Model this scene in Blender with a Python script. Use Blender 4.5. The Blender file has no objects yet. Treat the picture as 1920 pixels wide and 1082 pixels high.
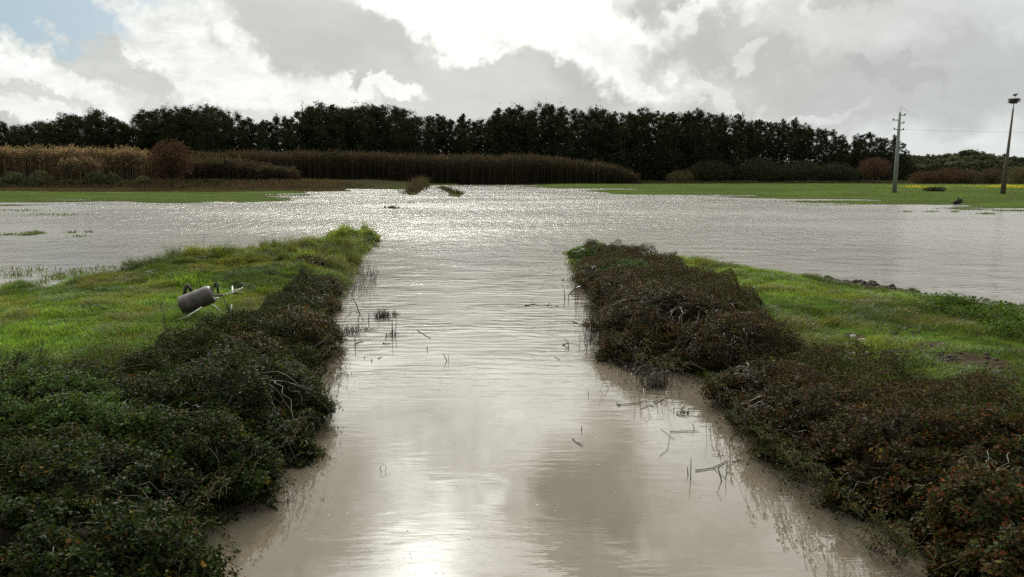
import bpy, math, random
import numpy as np
from math import radians, sin, cos, tan, atan, atan2, pi, sqrt

random.seed(7)
RNG = np.random.default_rng(11)
S = bpy.context.scene
C = S.collection

# ------------------------------------------------------------------ camera
CAM_H = 3.5
PITCH = 9.43
F = 1300.0                      # focal length for a 1920 wide picture
cd = bpy.data.cameras.new('camera')
cam = bpy.data.objects.new('camera', cd)
C.objects.link(cam)
cam.location = (0, 0, CAM_H)
cam.rotation_euler = (radians(90 - PITCH), 0, 0)
cd.sensor_width = 36.0
cd.lens = 36.0 * F / 1920.0
cd.clip_start = 0.1
cd.clip_end = 6000
S.camera = cam

def ray(u, v):
    a = (u - 960) / F
    b = (541 - v) / F
    t = radians(PITCH)
    return (a, cos(t) + b * sin(t), -sin(t) + b * cos(t))

def G(u, v, z=0.0):
    """point of the horizontal plane at height z that the photo shows at u, v"""
    r = ray(u, v)
    t = (z - CAM_H) / r[2]
    return (r[0] * t, r[1] * t, z)

def azel(u, v):
    r = ray(u, v)
    return atan2(r[0], r[1]), atan2(r[2], sqrt(r[0] ** 2 + r[1] ** 2))

# ------------------------------------------------------------------ sky and sun
SUN_AZ, SUN_EL = radians(-8.0), radians(32.5)
SUN_DIR = (sin(SUN_AZ) * cos(SUN_EL), cos(SUN_AZ) * cos(SUN_EL), sin(SUN_EL))
S.view_settings.view_transform = 'Standard'
S.view_settings.look = 'None'
S.view_settings.gamma = 1
S.view_settings.exposure = 0.0
S.render.engine = 'CYCLES'
S.cycles.use_denoising = False
S.cycles.max_bounces = 6
S.cycles.transparent_max_bounces = 4
S.cycles.volume_bounces = 0
S.cycles.sample_clamp_indirect = 2.0
S.cycles.sample_clamp_direct = 13.0

class NT:
    """tiny helper to write node graphs"""
    def __init__(s, tree):
        s.t = tree; s.n = tree.nodes; s.l = tree.links
    def new(s, kind, **kw):
        n = s.n.new(kind)
        for k, v in kw.items():
            setattr(n, k, v)
        return n
    def put(s, sock, v):
        if hasattr(v, 'is_linked') or isinstance(v, bpy.types.NodeSocket):
            s.l.new(v, sock)
        else:
            sock.default_value = v
    def m(s, op, a, b=None, c=None, clamp=False):
        n = s.n.new('ShaderNodeMath'); n.operation = op; n.use_clamp = clamp
        s.put(n.inputs[0], a)
        if b is not None: s.put(n.inputs[1], b)
        if c is not None: s.put(n.inputs[2], c)
        return n.outputs[0]
    def vm(s, op, a, b=None):
        n = s.n.new('ShaderNodeVectorMath'); n.operation = op
        s.put(n.inputs[0], a)
        if b is not None: s.put(n.inputs[1], b)
        return n.outputs['Value'] if op in ('LENGTH', 'DOT_PRODUCT') else n.outputs[0]
    def ss(s, x, lo, hi, a=0.0, b=1.0):
        n = s.n.new('ShaderNodeMapRange'); n.interpolation_type = 'SMOOTHSTEP'
        s.put(n.inputs['Value'], x)
        s.put(n.inputs['From Min'], lo); s.put(n.inputs['From Max'], hi)
        s.put(n.inputs['To Min'], a); s.put(n.inputs['To Max'], b)
        return n.outputs[0]
    def mix(s, f, a, b):
        n = s.n.new('ShaderNodeMix'); n.data_type = 'FLOAT'
        s.put(n.inputs[0], f); s.put(n.inputs[2], a); s.put(n.inputs[3], b)
        return n.outputs[0]
    def mixc(s, f, a, b):
        n = s.n.new('ShaderNodeMix'); n.data_type = 'RGBA'
        s.put(n.inputs[0], f); s.put(n.inputs[6], a); s.put(n.inputs[7], b)
        return n.outputs[2]
    def noise(s, vec, scale, detail=6, rough=0.55, dist=0.0, col=False):
        n = s.n.new('ShaderNodeTexNoise')
        s.put(n.inputs['Vector'], vec)
        s.put(n.inputs['Scale'], scale); n.inputs['Detail'].default_value = detail
        n.inputs['Roughness'].default_value = rough; n.inputs['Distortion'].default_value = dist
        return n.outputs['Color' if col else 0]

def build_world():
    w = bpy.data.worlds.new('World'); S.world = w; w.use_nodes = True
    T = NT(w.node_tree)
    for n in list(T.n): T.n.remove(n)
    out = T.new('ShaderNodeOutputWorld')
    bg = T.new('ShaderNodeBackground'); bg.inputs[1].default_value = 0.1
    sky = T.new('ShaderNodeTexSky'); sky.sky_type = 'NISHITA'; sky.sun_disc = False
    sky.sun_elevation = SUN_EL; sky.sun_rotation = SUN_AZ
    sky.air_density = 1.0; sky.dust_density = 2.0
    tc = T.new('ShaderNodeTexCoord')
    d = T.vm('NORMALIZE', tc.outputs['Generated'])
    # warp the direction so the cloud borders billow
    wn = T.noise(d, 5.0, 7, 0.6, col=True)
    off = T.vm('SUBTRACT', wn, (0.5, 0.5, 0.5))
    wn2 = T.noise(d, 26.0, 5, 0.6, col=True)
    off2 = T.vm('SUBTRACT', wn2, (0.5, 0.5, 0.5))
    def warp(a, b):
        sc = T.new('ShaderNodeVectorMath', operation='SCALE'); T.put(sc.inputs[0], off); sc.inputs[3].default_value = a
        sc2 = T.new('ShaderNodeVectorMath', operation='SCALE'); T.put(sc2.inputs[0], off2); sc2.inputs[3].default_value = b
        return T.vm('ADD', T.vm('ADD', d, sc.outputs[0]), sc2.outputs[0])
    def angles(v):
        sp = T.new('ShaderNodeSeparateXYZ'); T.put(sp.inputs[0], v)
        hyp = T.m('SQRT', T.m('ADD', T.m('MULTIPLY', sp.outputs[0], sp.outputs[0]), T.m('MULTIPLY', sp.outputs[1], sp.outputs[1])))
        return T.m('ARCTAN2', sp.outputs[0], sp.outputs[1]), T.m('ARCTAN2', sp.outputs[2], hyp)
    az, el = angles(warp(0.22, 0.07))
    # flattened direction: clouds are wider than tall
    mp = T.vm('MULTIPLY', d, (1.0, 1.0, 2.2))
    big = T.noise(mp, 2.6, 8, 0.58, 0.4)
    fine = T.noise(mp, 9.0, 8, 0.62, 0.6)
    fine2 = T.noise(mp, 30.0, 6, 0.6, 0.8)
    # layered brightness of the cloud deck: broken light and grey cloud
    L = T.mix(T.ss(big, 0.42, 0.58), 0.58, 0.78)
    L = T.m('ADD', L, T.m('MULTIPLY', T.m('SUBTRACT', fine, 0.5), 0.28))
    blue = None
    def ell(cu, cv, ru, rv, ang=0.0, soft=0.35, edge=(az, el)):
        a0, e0 = azel(cu, cv)
        x = T.m('MULTIPLY', T.m('SUBTRACT', edge[0], a0), F)
        y = T.m('MULTIPLY', T.m('SUBTRACT', edge[1], e0), F)
        ca, sa = cos(radians(ang)), sin(radians(ang))
        xr = T.m('DIVIDE', T.m('ADD', T.m('MULTIPLY', x, ca), T.m('MULTIPLY', y, sa)), ru)
        yr = T.m('DIVIDE', T.m('SUBTRACT', T.m('MULTIPLY', y, ca), T.m('MULTIPLY', x, sa)), rv)
        r = T.m('SQRT', T.m('ADD', T.m('MULTIPLY', xr, xr), T.m('MULTIPLY', yr, yr)))
        return T.ss(r, 1.0 - soft, 1.0 + soft, 1.0, 0.0)
    def layer(L, mask, val, amp=0.25):
        tgt = T.m('ADD', val, T.m('MULTIPLY', T.m('SUBTRACT', T.m('ADD', fine, T.m('MULTIPLY', fine2, .7)), 0.85), amp))
        return T.mix(mask, L, tgt)
    # u, v (photo), radii, tilt, softness, brightness, texture amount
    for (u, v, ru, rv, an, so, val, amp) in SKY_LAYERS:
        L = layer(L, ell(u, v, ru, rv, an, so), val, amp)
    # glow of the thinly veiled sun, well above the frame
    szn = T.new('ShaderNodeSeparateXYZ'); T.put(szn.inputs[0], d); sz = szn.outputs[2]
    dt = T.vm('DOT_PRODUCT', d, SUN_DIR)
    ang = T.m('ARCCOSINE', T.m('MINIMUM', dt, 1.0))
    glow = T.m('MULTIPLY', T.m('EXPONENT', T.m('MULTIPLY', T.m('MULTIPLY', ang, ang), -1 / (2 * 0.15 ** 2))), 1.1)
    core = T.m('MULTIPLY', T.m('EXPONENT', T.m('MULTIPLY', T.m('MULTIPLY', ang, ang), -1 / (2 * 0.045 ** 2))), 7.0)
    tex = T.ss(T.noise(mp, 4.5, 7, 0.6, 0.5), 0.36, 0.66, 0.25, 1.7)
    L = T.m('ADD', L, T.m('MULTIPLY', glow, tex))
    tex2 = T.ss(T.noise(mp, 6.0, 9, 0.66, 0.9), 0.40, 0.60, 0.25, 1.75)
    wide = T.m('MULTIPLY', T.m('EXPONENT', T.m('MULTIPLY', T.m('MULTIPLY', ang, ang), -1 / (2 * 0.55 ** 2))), 1.5)
    elv = T.m('ARCSINE', sz)
    L = T.m('ADD', L, T.m('MULTIPLY', T.m('MULTIPLY', wide, tex2), T.ss(elv, radians(12.5), radians(18))))
    L = T.m('ADD', L, core)
    for (u, v, ru, rv, an, so, val, amp) in HIGH_LAYERS:
        L = layer(L, ell(u, v, ru, rv, an, so), val, amp)
    L = T.m('MULTIPLY', L, T.ss(T.m('ARCSINE', sz), radians(11.5), radians(18), 1.0, 1.75))
    # darker towards the back and the zenith, as with the sun in front
    sp = T.new('ShaderNodeSeparateXYZ'); T.put(sp.inputs[0], d)
    L = T.m('MULTIPLY', L, T.ss(sp.outputs[1], -0.8, 0.6, 0.55, 1.0))
    cc = T.new('ShaderNodeCombineXYZ')
    warm = T.ss(dt, 0.6, 0.97)
    tr = T.mix(warm, 0.960, 0.985); tg = T.mix(warm, 1.0, 1.0); tb = T.mix(warm, 0.975, 0.94)
    T.put(cc.inputs[0], T.m('MULTIPLY', L, T.m('MULTIPLY', tr, 10.0)))
    T.put(cc.inputs[1], T.m('MULTIPLY', L, T.m('MULTIPLY', tg, 10.0)))
    T.put(cc.inputs[2], T.m('MULTIPLY', L, T.m('MULTIPLY', tb, 10.0)))
    # holes of blue sky
    hole = T.m('MAXIMUM', ell(62, 10, 92, 40, -6, 0.25), T.m('MULTIPLY', ell(260, -20, 70, 30, 0, 0.5), 0.6))
    hole = T.m('MAXIMUM', hole, T.m('MULTIPLY', ell(40, -260, 160, 90, 0, 0.5), 0.8))
    sc = T.new('ShaderNodeVectorMath', operation='SCALE'); T.put(sc.inputs[0], sky.outputs[0]); sc.inputs[3].default_value = 0.28
    veil = T.vm('ADD', sc.outputs[0], (1.9, 3.1, 4.0))
    mx = T.new('ShaderNodeMix'); mx.data_type = 'RGBA'
    T.put(mx.inputs[0], T.m('MULTIPLY', hole, 0.95)); T.put(mx.inputs[6], cc.outputs[0]); T.put(mx.inputs[7], veil)
    T.l.new(mx.outputs[2], bg.inputs[0]); T.l.new(bg.outputs[0], out.inputs[0])
    w.cycles.sampling_method = 'MANUAL'; w.cycles.sample_map_resolution = 1024

SKY_LAYERS = [
    (250, 100, 420, 120, -10, 0.35, 0.80, 0.45),
    (330, 70, 260, 50, -18, 0.22, .95, 0.75),
    (60, 120, 120, 30, -8, 0.22, .92, 0.6),
    (130, 170, 150, 30, -22, 0.25, 0.92, 0.6),
    (30, 205, 90, 22, -8, 0.25, 0.93, 0.25),
    (215, 110, 110, 26, -22, 0.3, 0.66, 0.25),
    (60, 150, 80, 14, -14, 0.3, 0.72, 0.25),
    (440, 105, 130, 60, -22, 0.25, .93, 0.75),
    (540, 165, 140, 26, -18, 0.25, 0.95, 0.45),
    (410, 190, 130, 22, -8, 0.3, 0.76, 0.25),
    (600, 60, 200, 80, -26, 0.22, 0.60, 0.10),
    (690, 130, 90, 30, -10, 0.25, 0.60, 0.08),
    (860, 175, 190, 60, 0, 0.35, 0.68, 0.12),
    (690, 172, 90, 16, 0, 0.3, 0.98, 0.30),
    (900, 25, 230, 70, -12, 0.20, 1.12, 1.2),
    (1110, 65, 180, 60, -22, 0.28, 1.08, 0.45),
    (1180, 110, 60, 22, -30, 0.3, 0.95, 0.35),
    (1260, 130, 90, 14, -34, 0.3, 0.88, 0.35),
    (1330, 175, 90, 12, -28, 0.3, 0.80, 0.35),
    (1270, 2, 85, 20, -10, 0.28, 0.54, 0.10),
    (1390, 32, 150, 22, 5, 0.3, 0.92, 0.30),
    (1480, 90, 240, 42, 0, 0.25, 0.57, 0.08),
    (1385, 114, 26, 16, 0, 0.3, 0.76, 0.25),
    (1700, 25, 280, 46, 0, 0.4, 0.72, 0.2),
    (1760, 150, 260, 80, 0, 0.4, 0.58, 0.12),
    (1680, 120, 60, 18, -40, 0.35, 0.52, 0.1),
    (1520, 190, 90, 16, -10, 0.3, 0.74, 0.25),
]
HIGH_LAYERS = [   # cloud above the frame, seen only mirrored in the near water
    (1190, -310, 125, 120, 0, 0.25, 0.50, 0.4),
    (1190, -580, 150, 50, 10, 0.3, 0.9, 0.5),
    (1420, -300, 130, 200, 0, 0.4, 1.55, 1.8),
    (860, -200, 260, 110, -5, 0.4, 1.8, 2.2),
    (430, -360, 170, 170, 0, 0.4, 0.95, 0.6),
]
build_world()

sd_ = bpy.data.lights.new('sun', 'SUN')
sun = bpy.data.objects.new('sun', sd_)
C.objects.link(sun)
sd_.energy = 2.3
sd_.angle = radians(0.6)
sd_.color = (1.0, 0.94, 0.84)
from mathutils import Vector, Matrix
sun.rotation_euler = Vector(SUN_DIR).to_track_quat('Z', 'Y').to_euler()

# ------------------------------------------------------------------ helpers
_lat = RNG.random((256, 256))
def vnoise(x, y, s=1.0, seed=0):
    x = np.asarray(x) / s + 37.3 * seed; y = np.asarray(y) / s + 91.7 * seed
    xi = np.floor(x).astype(int); yi = np.floor(y).astype(int)
    fx = x - xi; fy = y - yi
    fx = fx * fx * (3 - 2 * fx); fy = fy * fy * (3 - 2 * fy)
    g = lambda a, b: _lat[a & 255, b & 255]
    return (g(xi, yi) * (1 - fx) + g(xi + 1, yi) * fx) * (1 - fy) + (g(xi, yi + 1) * (1 - fx) + g(xi + 1, yi + 1) * fx) * fy

def fbm(x, y, s=1.0, o=4, seed=0):
    r = 0; a = 1; t = 0
    for k in range(o):
        r = r + a * vnoise(x, y, s / 2 ** k, seed + k * 3 + 1); t += a; a *= 0.5
    return r / t

def sdf(px, py, poly):
    """signed distance, positive inside"""
    px = np.asarray(px, float); py = np.asarray(py, float)
    d = np.full(px.shape, 1e18); inside = np.zeros(px.shape, bool)
    n = len(poly)
    for i in range(n):
        ax, ay = poly[i][0], poly[i][1]; bx, by = poly[(i + 1) % n][0], poly[(i + 1) % n][1]
        ex, ey = bx - ax, by - ay
        L2 = ex * ex + ey * ey + 1e-12
        t = np.clip(((px - ax) * ex + (py - ay) * ey) / L2, 0, 1)
        d = np.minimum(d, (px - ax - t * ex) ** 2 + (py - ay - t * ey) ** 2)
        if by != ay:
            c = ((ay > py) != (by > py)) & (px < (bx - ax) * (py - ay) / (by - ay) + ax)
            inside ^= c
    d = np.sqrt(d)
    return np.where(inside, d, -d)

def mesh_np(name, V, Fc, mat=None, col=None, smooth=False, parent=None, link=True):
    """V (n,3); Fc: list of index arrays, each (m,k)"""
    me = bpy.data.meshes.new(name)
    V = np.ascontiguousarray(V, np.float32)
    if not isinstance(Fc, (list, tuple)): Fc = [Fc]
    Fc = [np.asarray(f, np.int32) for f in Fc if len(f)]
    me.vertices.add(len(V)); me.vertices.foreach_set('co', V.ravel())
    li = np.concatenate([f.ravel() for f in Fc])
    tot = np.concatenate([np.full(len(f), f.shape[1], np.int32) for f in Fc])
    st = np.concatenate([[0], np.cumsum(tot)[:-1]]).astype(np.int32)
    me.loops.add(len(li)); me.loops.foreach_set('vertex_index', li)
    me.polygons.add(len(tot)); me.polygons.foreach_set('loop_start', st)
    if smooth: me.polygons.foreach_set('use_smooth', np.ones(len(tot), bool))
    me.update(calc_edges=True)
    if col is not None:
        a = me.attributes.new('Col', 'FLOAT_COLOR', 'POINT')
        c4 = np.ones((len(V), 4), np.float32); c4[:, :3] = col
        a.data.foreach_set('color', c4.ravel())
    if mat: me.materials.append(mat)
    o = bpy.data.objects.new(name, me)
    if link: C.objects.link(o)
    if parent: o.parent = parent
    return o

class Acc:
    """collects geometry for one mesh"""
    def __init__(s): s.V = []; s.F = {}; s.c = []; s.n = 0
    def add(s, V, Fs, col=(1, 1, 1)):
        V = np.asarray(V, float).reshape(-1, 3)
        if not isinstance(Fs, (list, tuple)): Fs = [Fs]
        for f in Fs:
            f = np.asarray(f)
            if len(f): s.F.setdefault(f.shape[1], []).append(f + s.n)
        col = np.asarray(col, float)
        s.c.append(np.broadcast_to(col, (len(V), 3)) if col.ndim == 1 else col)
        s.V.append(V); s.n += len(V)
    def build(s, name, mat, parent=None, smooth=False, link=True):
        return mesh_np(name, np.concatenate(s.V), [np.concatenate(f) for f in s.F.values()], mat,
                       np.concatenate(s.c), smooth, parent, link)

def tube(acc, pts, rad, col=(1, 1, 1), n=5, cap=True):
    pts = np.asarray(pts, float); k = len(pts)
    rad = np.broadcast_to(np.asarray(rad, float), (k,)) if np.ndim(rad) == 0 or len(np.atleast_1d(rad)) == 1 else (
        np.interp(np.linspace(0, 1, k), np.linspace(0, 1, len(rad)), rad))
    tg = np.gradient(pts, axis=0) if k > 2 else np.repeat([pts[1] - pts[0]], 2, 0)
    tg /= np.linalg.norm(tg, axis=1)[:, None] + 1e-9
    ref = np.array([0.0, 0, 1]) if abs(tg[0][2]) < 0.8 else np.array([1.0, 0, 0])
    a = np.cross(tg, ref); a /= np.linalg.norm(a, axis=1)[:, None] + 1e-9
    b = np.cross(tg, a)
    th = np.arange(n) / n * 2 * pi
    V = pts[:, None] + rad[:, None, None] * (np.cos(th)[None, :, None] * a[:, None] + np.sin(th)[None, :, None] * b[:, None])
    V = V.reshape(-1, 3)
    q = []
    for i in range(k - 1):
        for j in range(n):
            q.append((i * n + j, i * n + (j + 1) % n, (i + 1) * n + (j + 1) % n, (i + 1) * n + j))
    Fs = [np.array(q)]
    if cap: Fs.append(np.array([list(range(n))[::-1], [(k - 1) * n + j for j in range(n)]]))
    acc.add(V, Fs, col)

def box(acc, c, s, col=(1, 1, 1), R=None):
    v = np.array([(x, y, z) for x in (-.5, .5) for y in (-.5, .5) for z in (-.5, .5)]) * np.array(s)
    if R is not None: v = v @ np.array(R).T
    acc.add(v + np.array(c), np.array([(0, 1, 3, 2), (4, 6, 7, 5), (0, 4, 5, 1), (2, 3, 7, 6), (0, 2, 6, 4), (1, 5, 7, 3)]), col)

def blades(P, h, w, az, lean, col, tipcol=None):
    """bent grass blades, five vertices each"""
    n = len(P); h = np.broadcast_to(h, n); w = np.broadcast_to(w, n)
    ta = RNG.uniform(0, 2 * pi, n)
    sx = np.stack([np.cos(ta), np.sin(ta), np.zeros(n)], 1)
    ld = np.stack([np.cos(az), np.sin(az), np.zeros(n)], 1)
    up = np.array([0, 0, 1.0])
    mid = P + up * (h * 0.55)[:, None] + ld * (h * lean * 0.3)[:, None]
    tip = P + up * (h * (1 - 0.35 * lean))[:, None] + ld * (h * lean)[:, None]
    W = (w / 2)[:, None]
    V = np.stack([P - sx * W, P + sx * W, mid + sx * W * 0.8, mid - sx * W * 0.8, tip], 1).reshape(-1, 3)
    b = np.arange(n)[:, None] * 5
    Q = b + np.array([[0, 1, 2, 3]]); T = b + np.array([[3, 2, 4]])
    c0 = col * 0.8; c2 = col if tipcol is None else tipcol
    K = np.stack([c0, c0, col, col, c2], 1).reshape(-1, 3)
    return V, [Q, T], K

def leaves(P, N, size, asp, col, fold=0.25):
    """folded pointed leaves around P, facing N"""
    n = len(P)
    N = N / (np.linalg.norm(N, axis=1)[:, None] + 1e-9)
    r = RNG.normal(size=(n, 3)); a = np.cross(N, r); a /= np.linalg.norm(a, axis=1)[:, None] + 1e-9
    b = np.cross(N, a)
    s = np.broadcast_to(size, n)[:, None]
    V = np.stack([P - a * s * .5, P - a * s * .08 + b * s * asp * .5 + N * s * fold * .4, P + a * s * .5 - N * s * .12,
                  P - a * s * .08 - b * s * asp * .5 + N * s * fold * .4], 1).reshape(-1, 3)
    bb = np.arange(n)[:, None] * 4
    T = np.concatenate([bb + np.array([[0, 1, 2]]), bb + np.array([[0, 2, 3]])])
    return V, [T], np.repeat(col, 4, 0)

def pick(cols, w, n, jit=0.25):
    cols = np.array(cols, float); w = np.array(w, float); w /= w.sum()
    c = cols[RNG.choice(len(cols), n, p=w)]
    return np.clip(c * RNG.uniform(1 - jit, 1 + jit, (n, 1)) * RNG.uniform(1 - jit * .3, 1 + jit * .3, (n, 3)), 0, 1)

def tag(o, label=None, cat=None, group=None, kind=None):
    if label: o['label'] = label
    if cat: o['category'] = cat
    if group: o['group'] = group
    if kind: o['kind'] = kind
    return o

def empty(name, loc, rz=0):
    o = bpy.data.objects.new(name, None); C.objects.link(o)
    o.location = loc; o.rotation_euler = (0, 0, rz); o.empty_display_size = 0.3
    return o

def copy_tree(o, parent=None):
    c = o.copy(); C.objects.link(c); c.parent = parent
    for ch in o.children: copy_tree(ch, c)
    return c

# ------------------------------------------------------------------ materials
def attr_mat(name, rough=0.6, trans=0.0, spec=0.5, tint=(1, 1, 1), bump=0.0, bscale=30, tcol=(1, 1, 0.6), metal=0.0, var=0.0, vscale=5):
    m = bpy.data.materials.new(name); m.use_nodes = True
    T = NT(m.node_tree)
    bs = T.n['Principled BSDF']; out = T.n['Material Output']
    at = T.new('ShaderNodeAttribute'); at.attribute_name = 'Col'
    col = at.outputs['Color']
    ml = T.new('ShaderNodeMix'); ml.data_type = 'RGBA'; ml.blend_type = 'MULTIPLY'; ml.inputs[0].default_value = 1
    T.put(ml.inputs[6], col); ml.inputs[7].default_value = (*tint, 1); col = ml.outputs[2]
    if var:
        tc = T.new('ShaderNodeTexCoord')
        nz = T.noise(tc.outputs['Object'], vscale, 5, 0.65)
        f = T.ss(nz, 0.3, 0.7, 1 - var, 1 + var)
        sc = T.new('ShaderNodeVectorMath', operation='SCALE'); T.put(sc.inputs[0], col); T.put(sc.inputs[3], f)
        col = sc.outputs[0]
    T.put(bs.inputs['Base Color'], col)
    bs.inputs['Roughness'].default_value = rough
    bs.inputs['Specular IOR Level'].default_value = spec
    bs.inputs['Metallic'].default_value = metal
    if bump:
        tc = T.new('ShaderNodeTexCoord')
        bp = T.new('ShaderNodeBump'); bp.inputs['Strength'].default_value = bump; bp.inputs['Distance'].default_value = 0.02
        T.put(bp.inputs['Height'], T.noise(tc.outputs['Object'], bscale, 6, 0.6)); T.l.new(bp.outputs[0], bs.inputs['Normal'])
    if trans:
        tr = T.new('ShaderNodeBsdfTranslucent')
        m2 = T.new('ShaderNodeMix'); m2.data_type = 'RGBA'; m2.blend_type = 'MULTIPLY'; m2.inputs[0].default_value = 1
        T.put(m2.inputs[6], col); m2.inputs[7].default_value = (*[c * 1.5 for c in tcol], 1)
        T.put(tr.inputs[0], m2.outputs[2])
        ms = T.new('ShaderNodeMixShader'); ms.inputs[0].default_value = trans
        T.l.new(bs.outputs[0], ms.inputs[1]); T.l.new(tr.outputs[0], ms.inputs[2]); T.l.new(ms.outputs[0], out.inputs[0])
    return m

M_GRASS = attr_mat('grass_blade', 0.45, 0.42, 0.35, tcol=(1.1, 1.1, 0.55))
M_LEAF = attr_mat('bramble_leaf', 0.45, 0.30, 0.04, tint=(.84, .82, .72), tcol=(1.1, 1.1, 0.5))
M_TREE = attr_mat('tree_leaf', 0.9, 0.12, 0.03)
M_REED = attr_mat('reed', 0.8, 0.25, 0.08, tcol=(1.05, .98, 0.75))
M_WOOD = attr_mat('bark', 0.85, 0, 0.2, bump=0.6, bscale=25, var=0.35, vscale=12)
M_STICK = attr_mat('wet_stick', 0.35, 0, 0.5)
M_CORE = attr_mat('thicket_core', 1.0, 0, 0.0, bump=1.0, bscale=14, var=0.5, vscale=9)
M_CONC = attr_mat('concrete', 0.85, 0, 0.3, bump=0.4, bscale=12, var=0.2, vscale=3)
M_STONE = attr_mat('stone', 0.8, 0, 0.3, bump=0.6, bscale=18, var=0.25, vscale=9)
M_SOIL = attr_mat('soil', 0.8, 0, 0.3, bump=0.8, bscale=20, var=0.4, vscale=10)
M_METAL = attr_mat('rusty_metal', 0.5, 0, 0.5, bump=0.3, bscale=14, var=0.45, vscale=5, metal=0.2)
M_PAINT = attr_mat('weathered_white_paint', 0.45, 0, 0.5, var=0.12, vscale=10)
M_FEATHER = attr_mat('feather', 0.8, 0, 0.2)

# ------------------------------------------------------------------ terrain
def Gl(L): return [G(*p)[:2] for p in L]
LEFT = Gl([(-420, 640), (-150, 585), (0, 563), (60, 552), (100, 541), (190, 527), (250, 512), (340, 495), (430, 489), (455, 479), (528, 473),
           (540, 492), (556, 466), (610, 452), (702, 443), (700, 455), (672, 480), (655, 512), (622, 560), (600, 590), (604, 650), (572, 740),
           (500, 850), (390, 950), (300, 1060), (250, 1200)]) + [(-2.2, -3), (-30, -3), (-30, 12)]
RIGHT = Gl([(1066, 473), (1110, 462), (1180, 484), (1240, 497), (1262, 500), (1290, 493), (1400, 512), (1480, 529), (1560, 538), (1620, 545),
            (1700, 565), (1760, 574), (1840, 584), (1920, 600), (2300, 680)]) + [(30, 10), (30, -3), (3.4, -3), (2.95, 3.5)] + \
    Gl([(1820, 1082), (1700, 985), (1600, 915), (1500, 850), (1420, 800), (1370, 740), (1335, 712), (1290, 694), (1210, 672), (1150, 640), (1130, 600),
        (1110, 545), (1085, 505)])
FAR = [(-900, 40), (-120, 62)] + Gl([(0, 386), (150, 382), (320, 386), (430, 381), (520, 376), (585, 370), (570, 364.5), (500, 361), (640, 358), (650, 354),
      (760, 354.5), (775, 349), (860, 346), (925, 346), (955, 348.5), (1050, 353), (1150, 361), (1300, 373), (1420, 375), (1500, 378), (1620, 381), (1750, 387),
      (1830, 395), (1920, 402)]) + [(120, 42), (900, 30), (1800, 2500), (-1800, 2500)]
ISLES = [Gl(p) for p in (
    [(0, 545), (30, 533), (62, 531), (58, 540), (20, 548)],
    [(28, 442), (70, 434), (84, 437), (60, 443)],
    [(764, 366), (770, 352), (795, 343), (806, 344), (790, 356), (782, 366)],
    [(838, 367), (845, 362), (866, 364), (862, 370)],
    [(824, 354), (828, 351), (842, 356), (838, 358)])]

def sm(x, a, b):
    t = np.clip((x - a) / (b - a), 0, 1); return t * t * (3 - 2 * t)

def height(x, y):
    x = np.asarray(x, float); y = np.asarray(y, float)
    nz = fbm(x, y, 2.4, 4, 2) - 0.5
    nf = fbm(x, y, 0.5, 3, 5) - 0.5
    h = np.full(x.shape, -0.45)
    near = y < 60
    if near.any():
        for poly, P, k in ((LEFT, 0.62, 1.9), (RIGHT, 0.70, 2.0)):
            s = sdf(x[near], y[near], poly) + 0.5 * nz[near]
            hh = np.where(s > 0, P * (1 - np.exp(-np.maximum(s, 0) / k)), np.maximum(-0.45, 0.30 * s))
            h[near] = np.maximum(h[near], hh)
    inb = y > 25
    if inb.any():
        n2 = fbm(x[inb] * .35, y[inb], 7, 5, 9) - 0.5
        s = sdf(x[inb], y[inb], FAR) + 10 * n2
        hh = np.where(s > 0, 0.34 * (1 - np.exp(-np.maximum(s, 0) / 26)) + 1.0 * n2 * np.exp(-np.maximum(s, 0) / 40), np.maximum(-0.45, 0.02 * s))
        xx, yy = x[inb], y[inb]
        # brown bank in front of the reeds on the left, forest floor, far hill on the right
        hh = hh + np.where(s > 0, 1, 0) * (1.3 * sm(yy, 146, 156) * sm(-xx, 20, 45) + 1.2 * sm(yy, 225, 260)
                                           + 7 * sm(yy, 520, 650) * sm(xx, 120, 260) + 8 * sm(yy, 600, 900))
        h[inb] = np.maximum(h[inb], hh)
    for P in ISLES:
        bb = np.array(P); w = (x > bb[:, 0].min() - 3) & (x < bb[:, 0].max() + 3) & (y > bb[:, 1].min() - 5) & (y < bb[:, 1].max() + 5)
        if w.any():
            s = sdf(x[w], y[w], P) + 0.25 * nz[w]
            h[w] = np.maximum(h[w], np.where(s > 0, 0.06 * (1 - np.exp(-np.maximum(s, 0) / .5)), np.maximum(-.45, .2 * s)))
    land = np.clip(h * 6 + 0.4, 0, 1)
    h = h + nf * 0.07 * land + 0.05 * nz * land
    # dug ridge of soil along the flood edge
    rp = [G(u, v, .12) for (u, v) in ((1558, 531), (1600, 533), (1640, 543), (1672, 555), (1702, 565))]
    rd = np.full(x.shape, 9.0)
    for a, b in zip(rp[:-1], rp[1:]):
        ex, ey = b[0] - a[0], b[1] - a[1]; t = np.clip(((x - a[0]) * ex + (y - a[1]) * ey) / (ex * ex + ey * ey), 0, 1)
        rd = np.minimum(rd, np.hypot(x - a[0] - t * ex, y - a[1] - t * ey))
    h = h + np.exp(-(rd / .38) ** 2) * (.13 + .38 * (fbm(x, y, .35, 3, 44) - .35))
    # churned wheel ruts and hollows on the right bank
    for (u, v, r, dpt) in RUTS:
        cx, cy, _ = G(u, v, 0.5)
        dd = ((x - cx) / r) ** 2 + ((y - cy) / (r * .7)) ** 2
        h = h - dpt * np.exp(-dd * 2) * (0.6 + 0.8 * nf * 2)
    return h
RUTS = [(1800, 690, .55, .12), (1840, 700, .45, .12), (1740, 672, .5, .1), (1700, 660, .4, .08), (1600, 640, .3, .05), (1690, 615, .6, .07), (1740, 640, .5, .06)]

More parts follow.
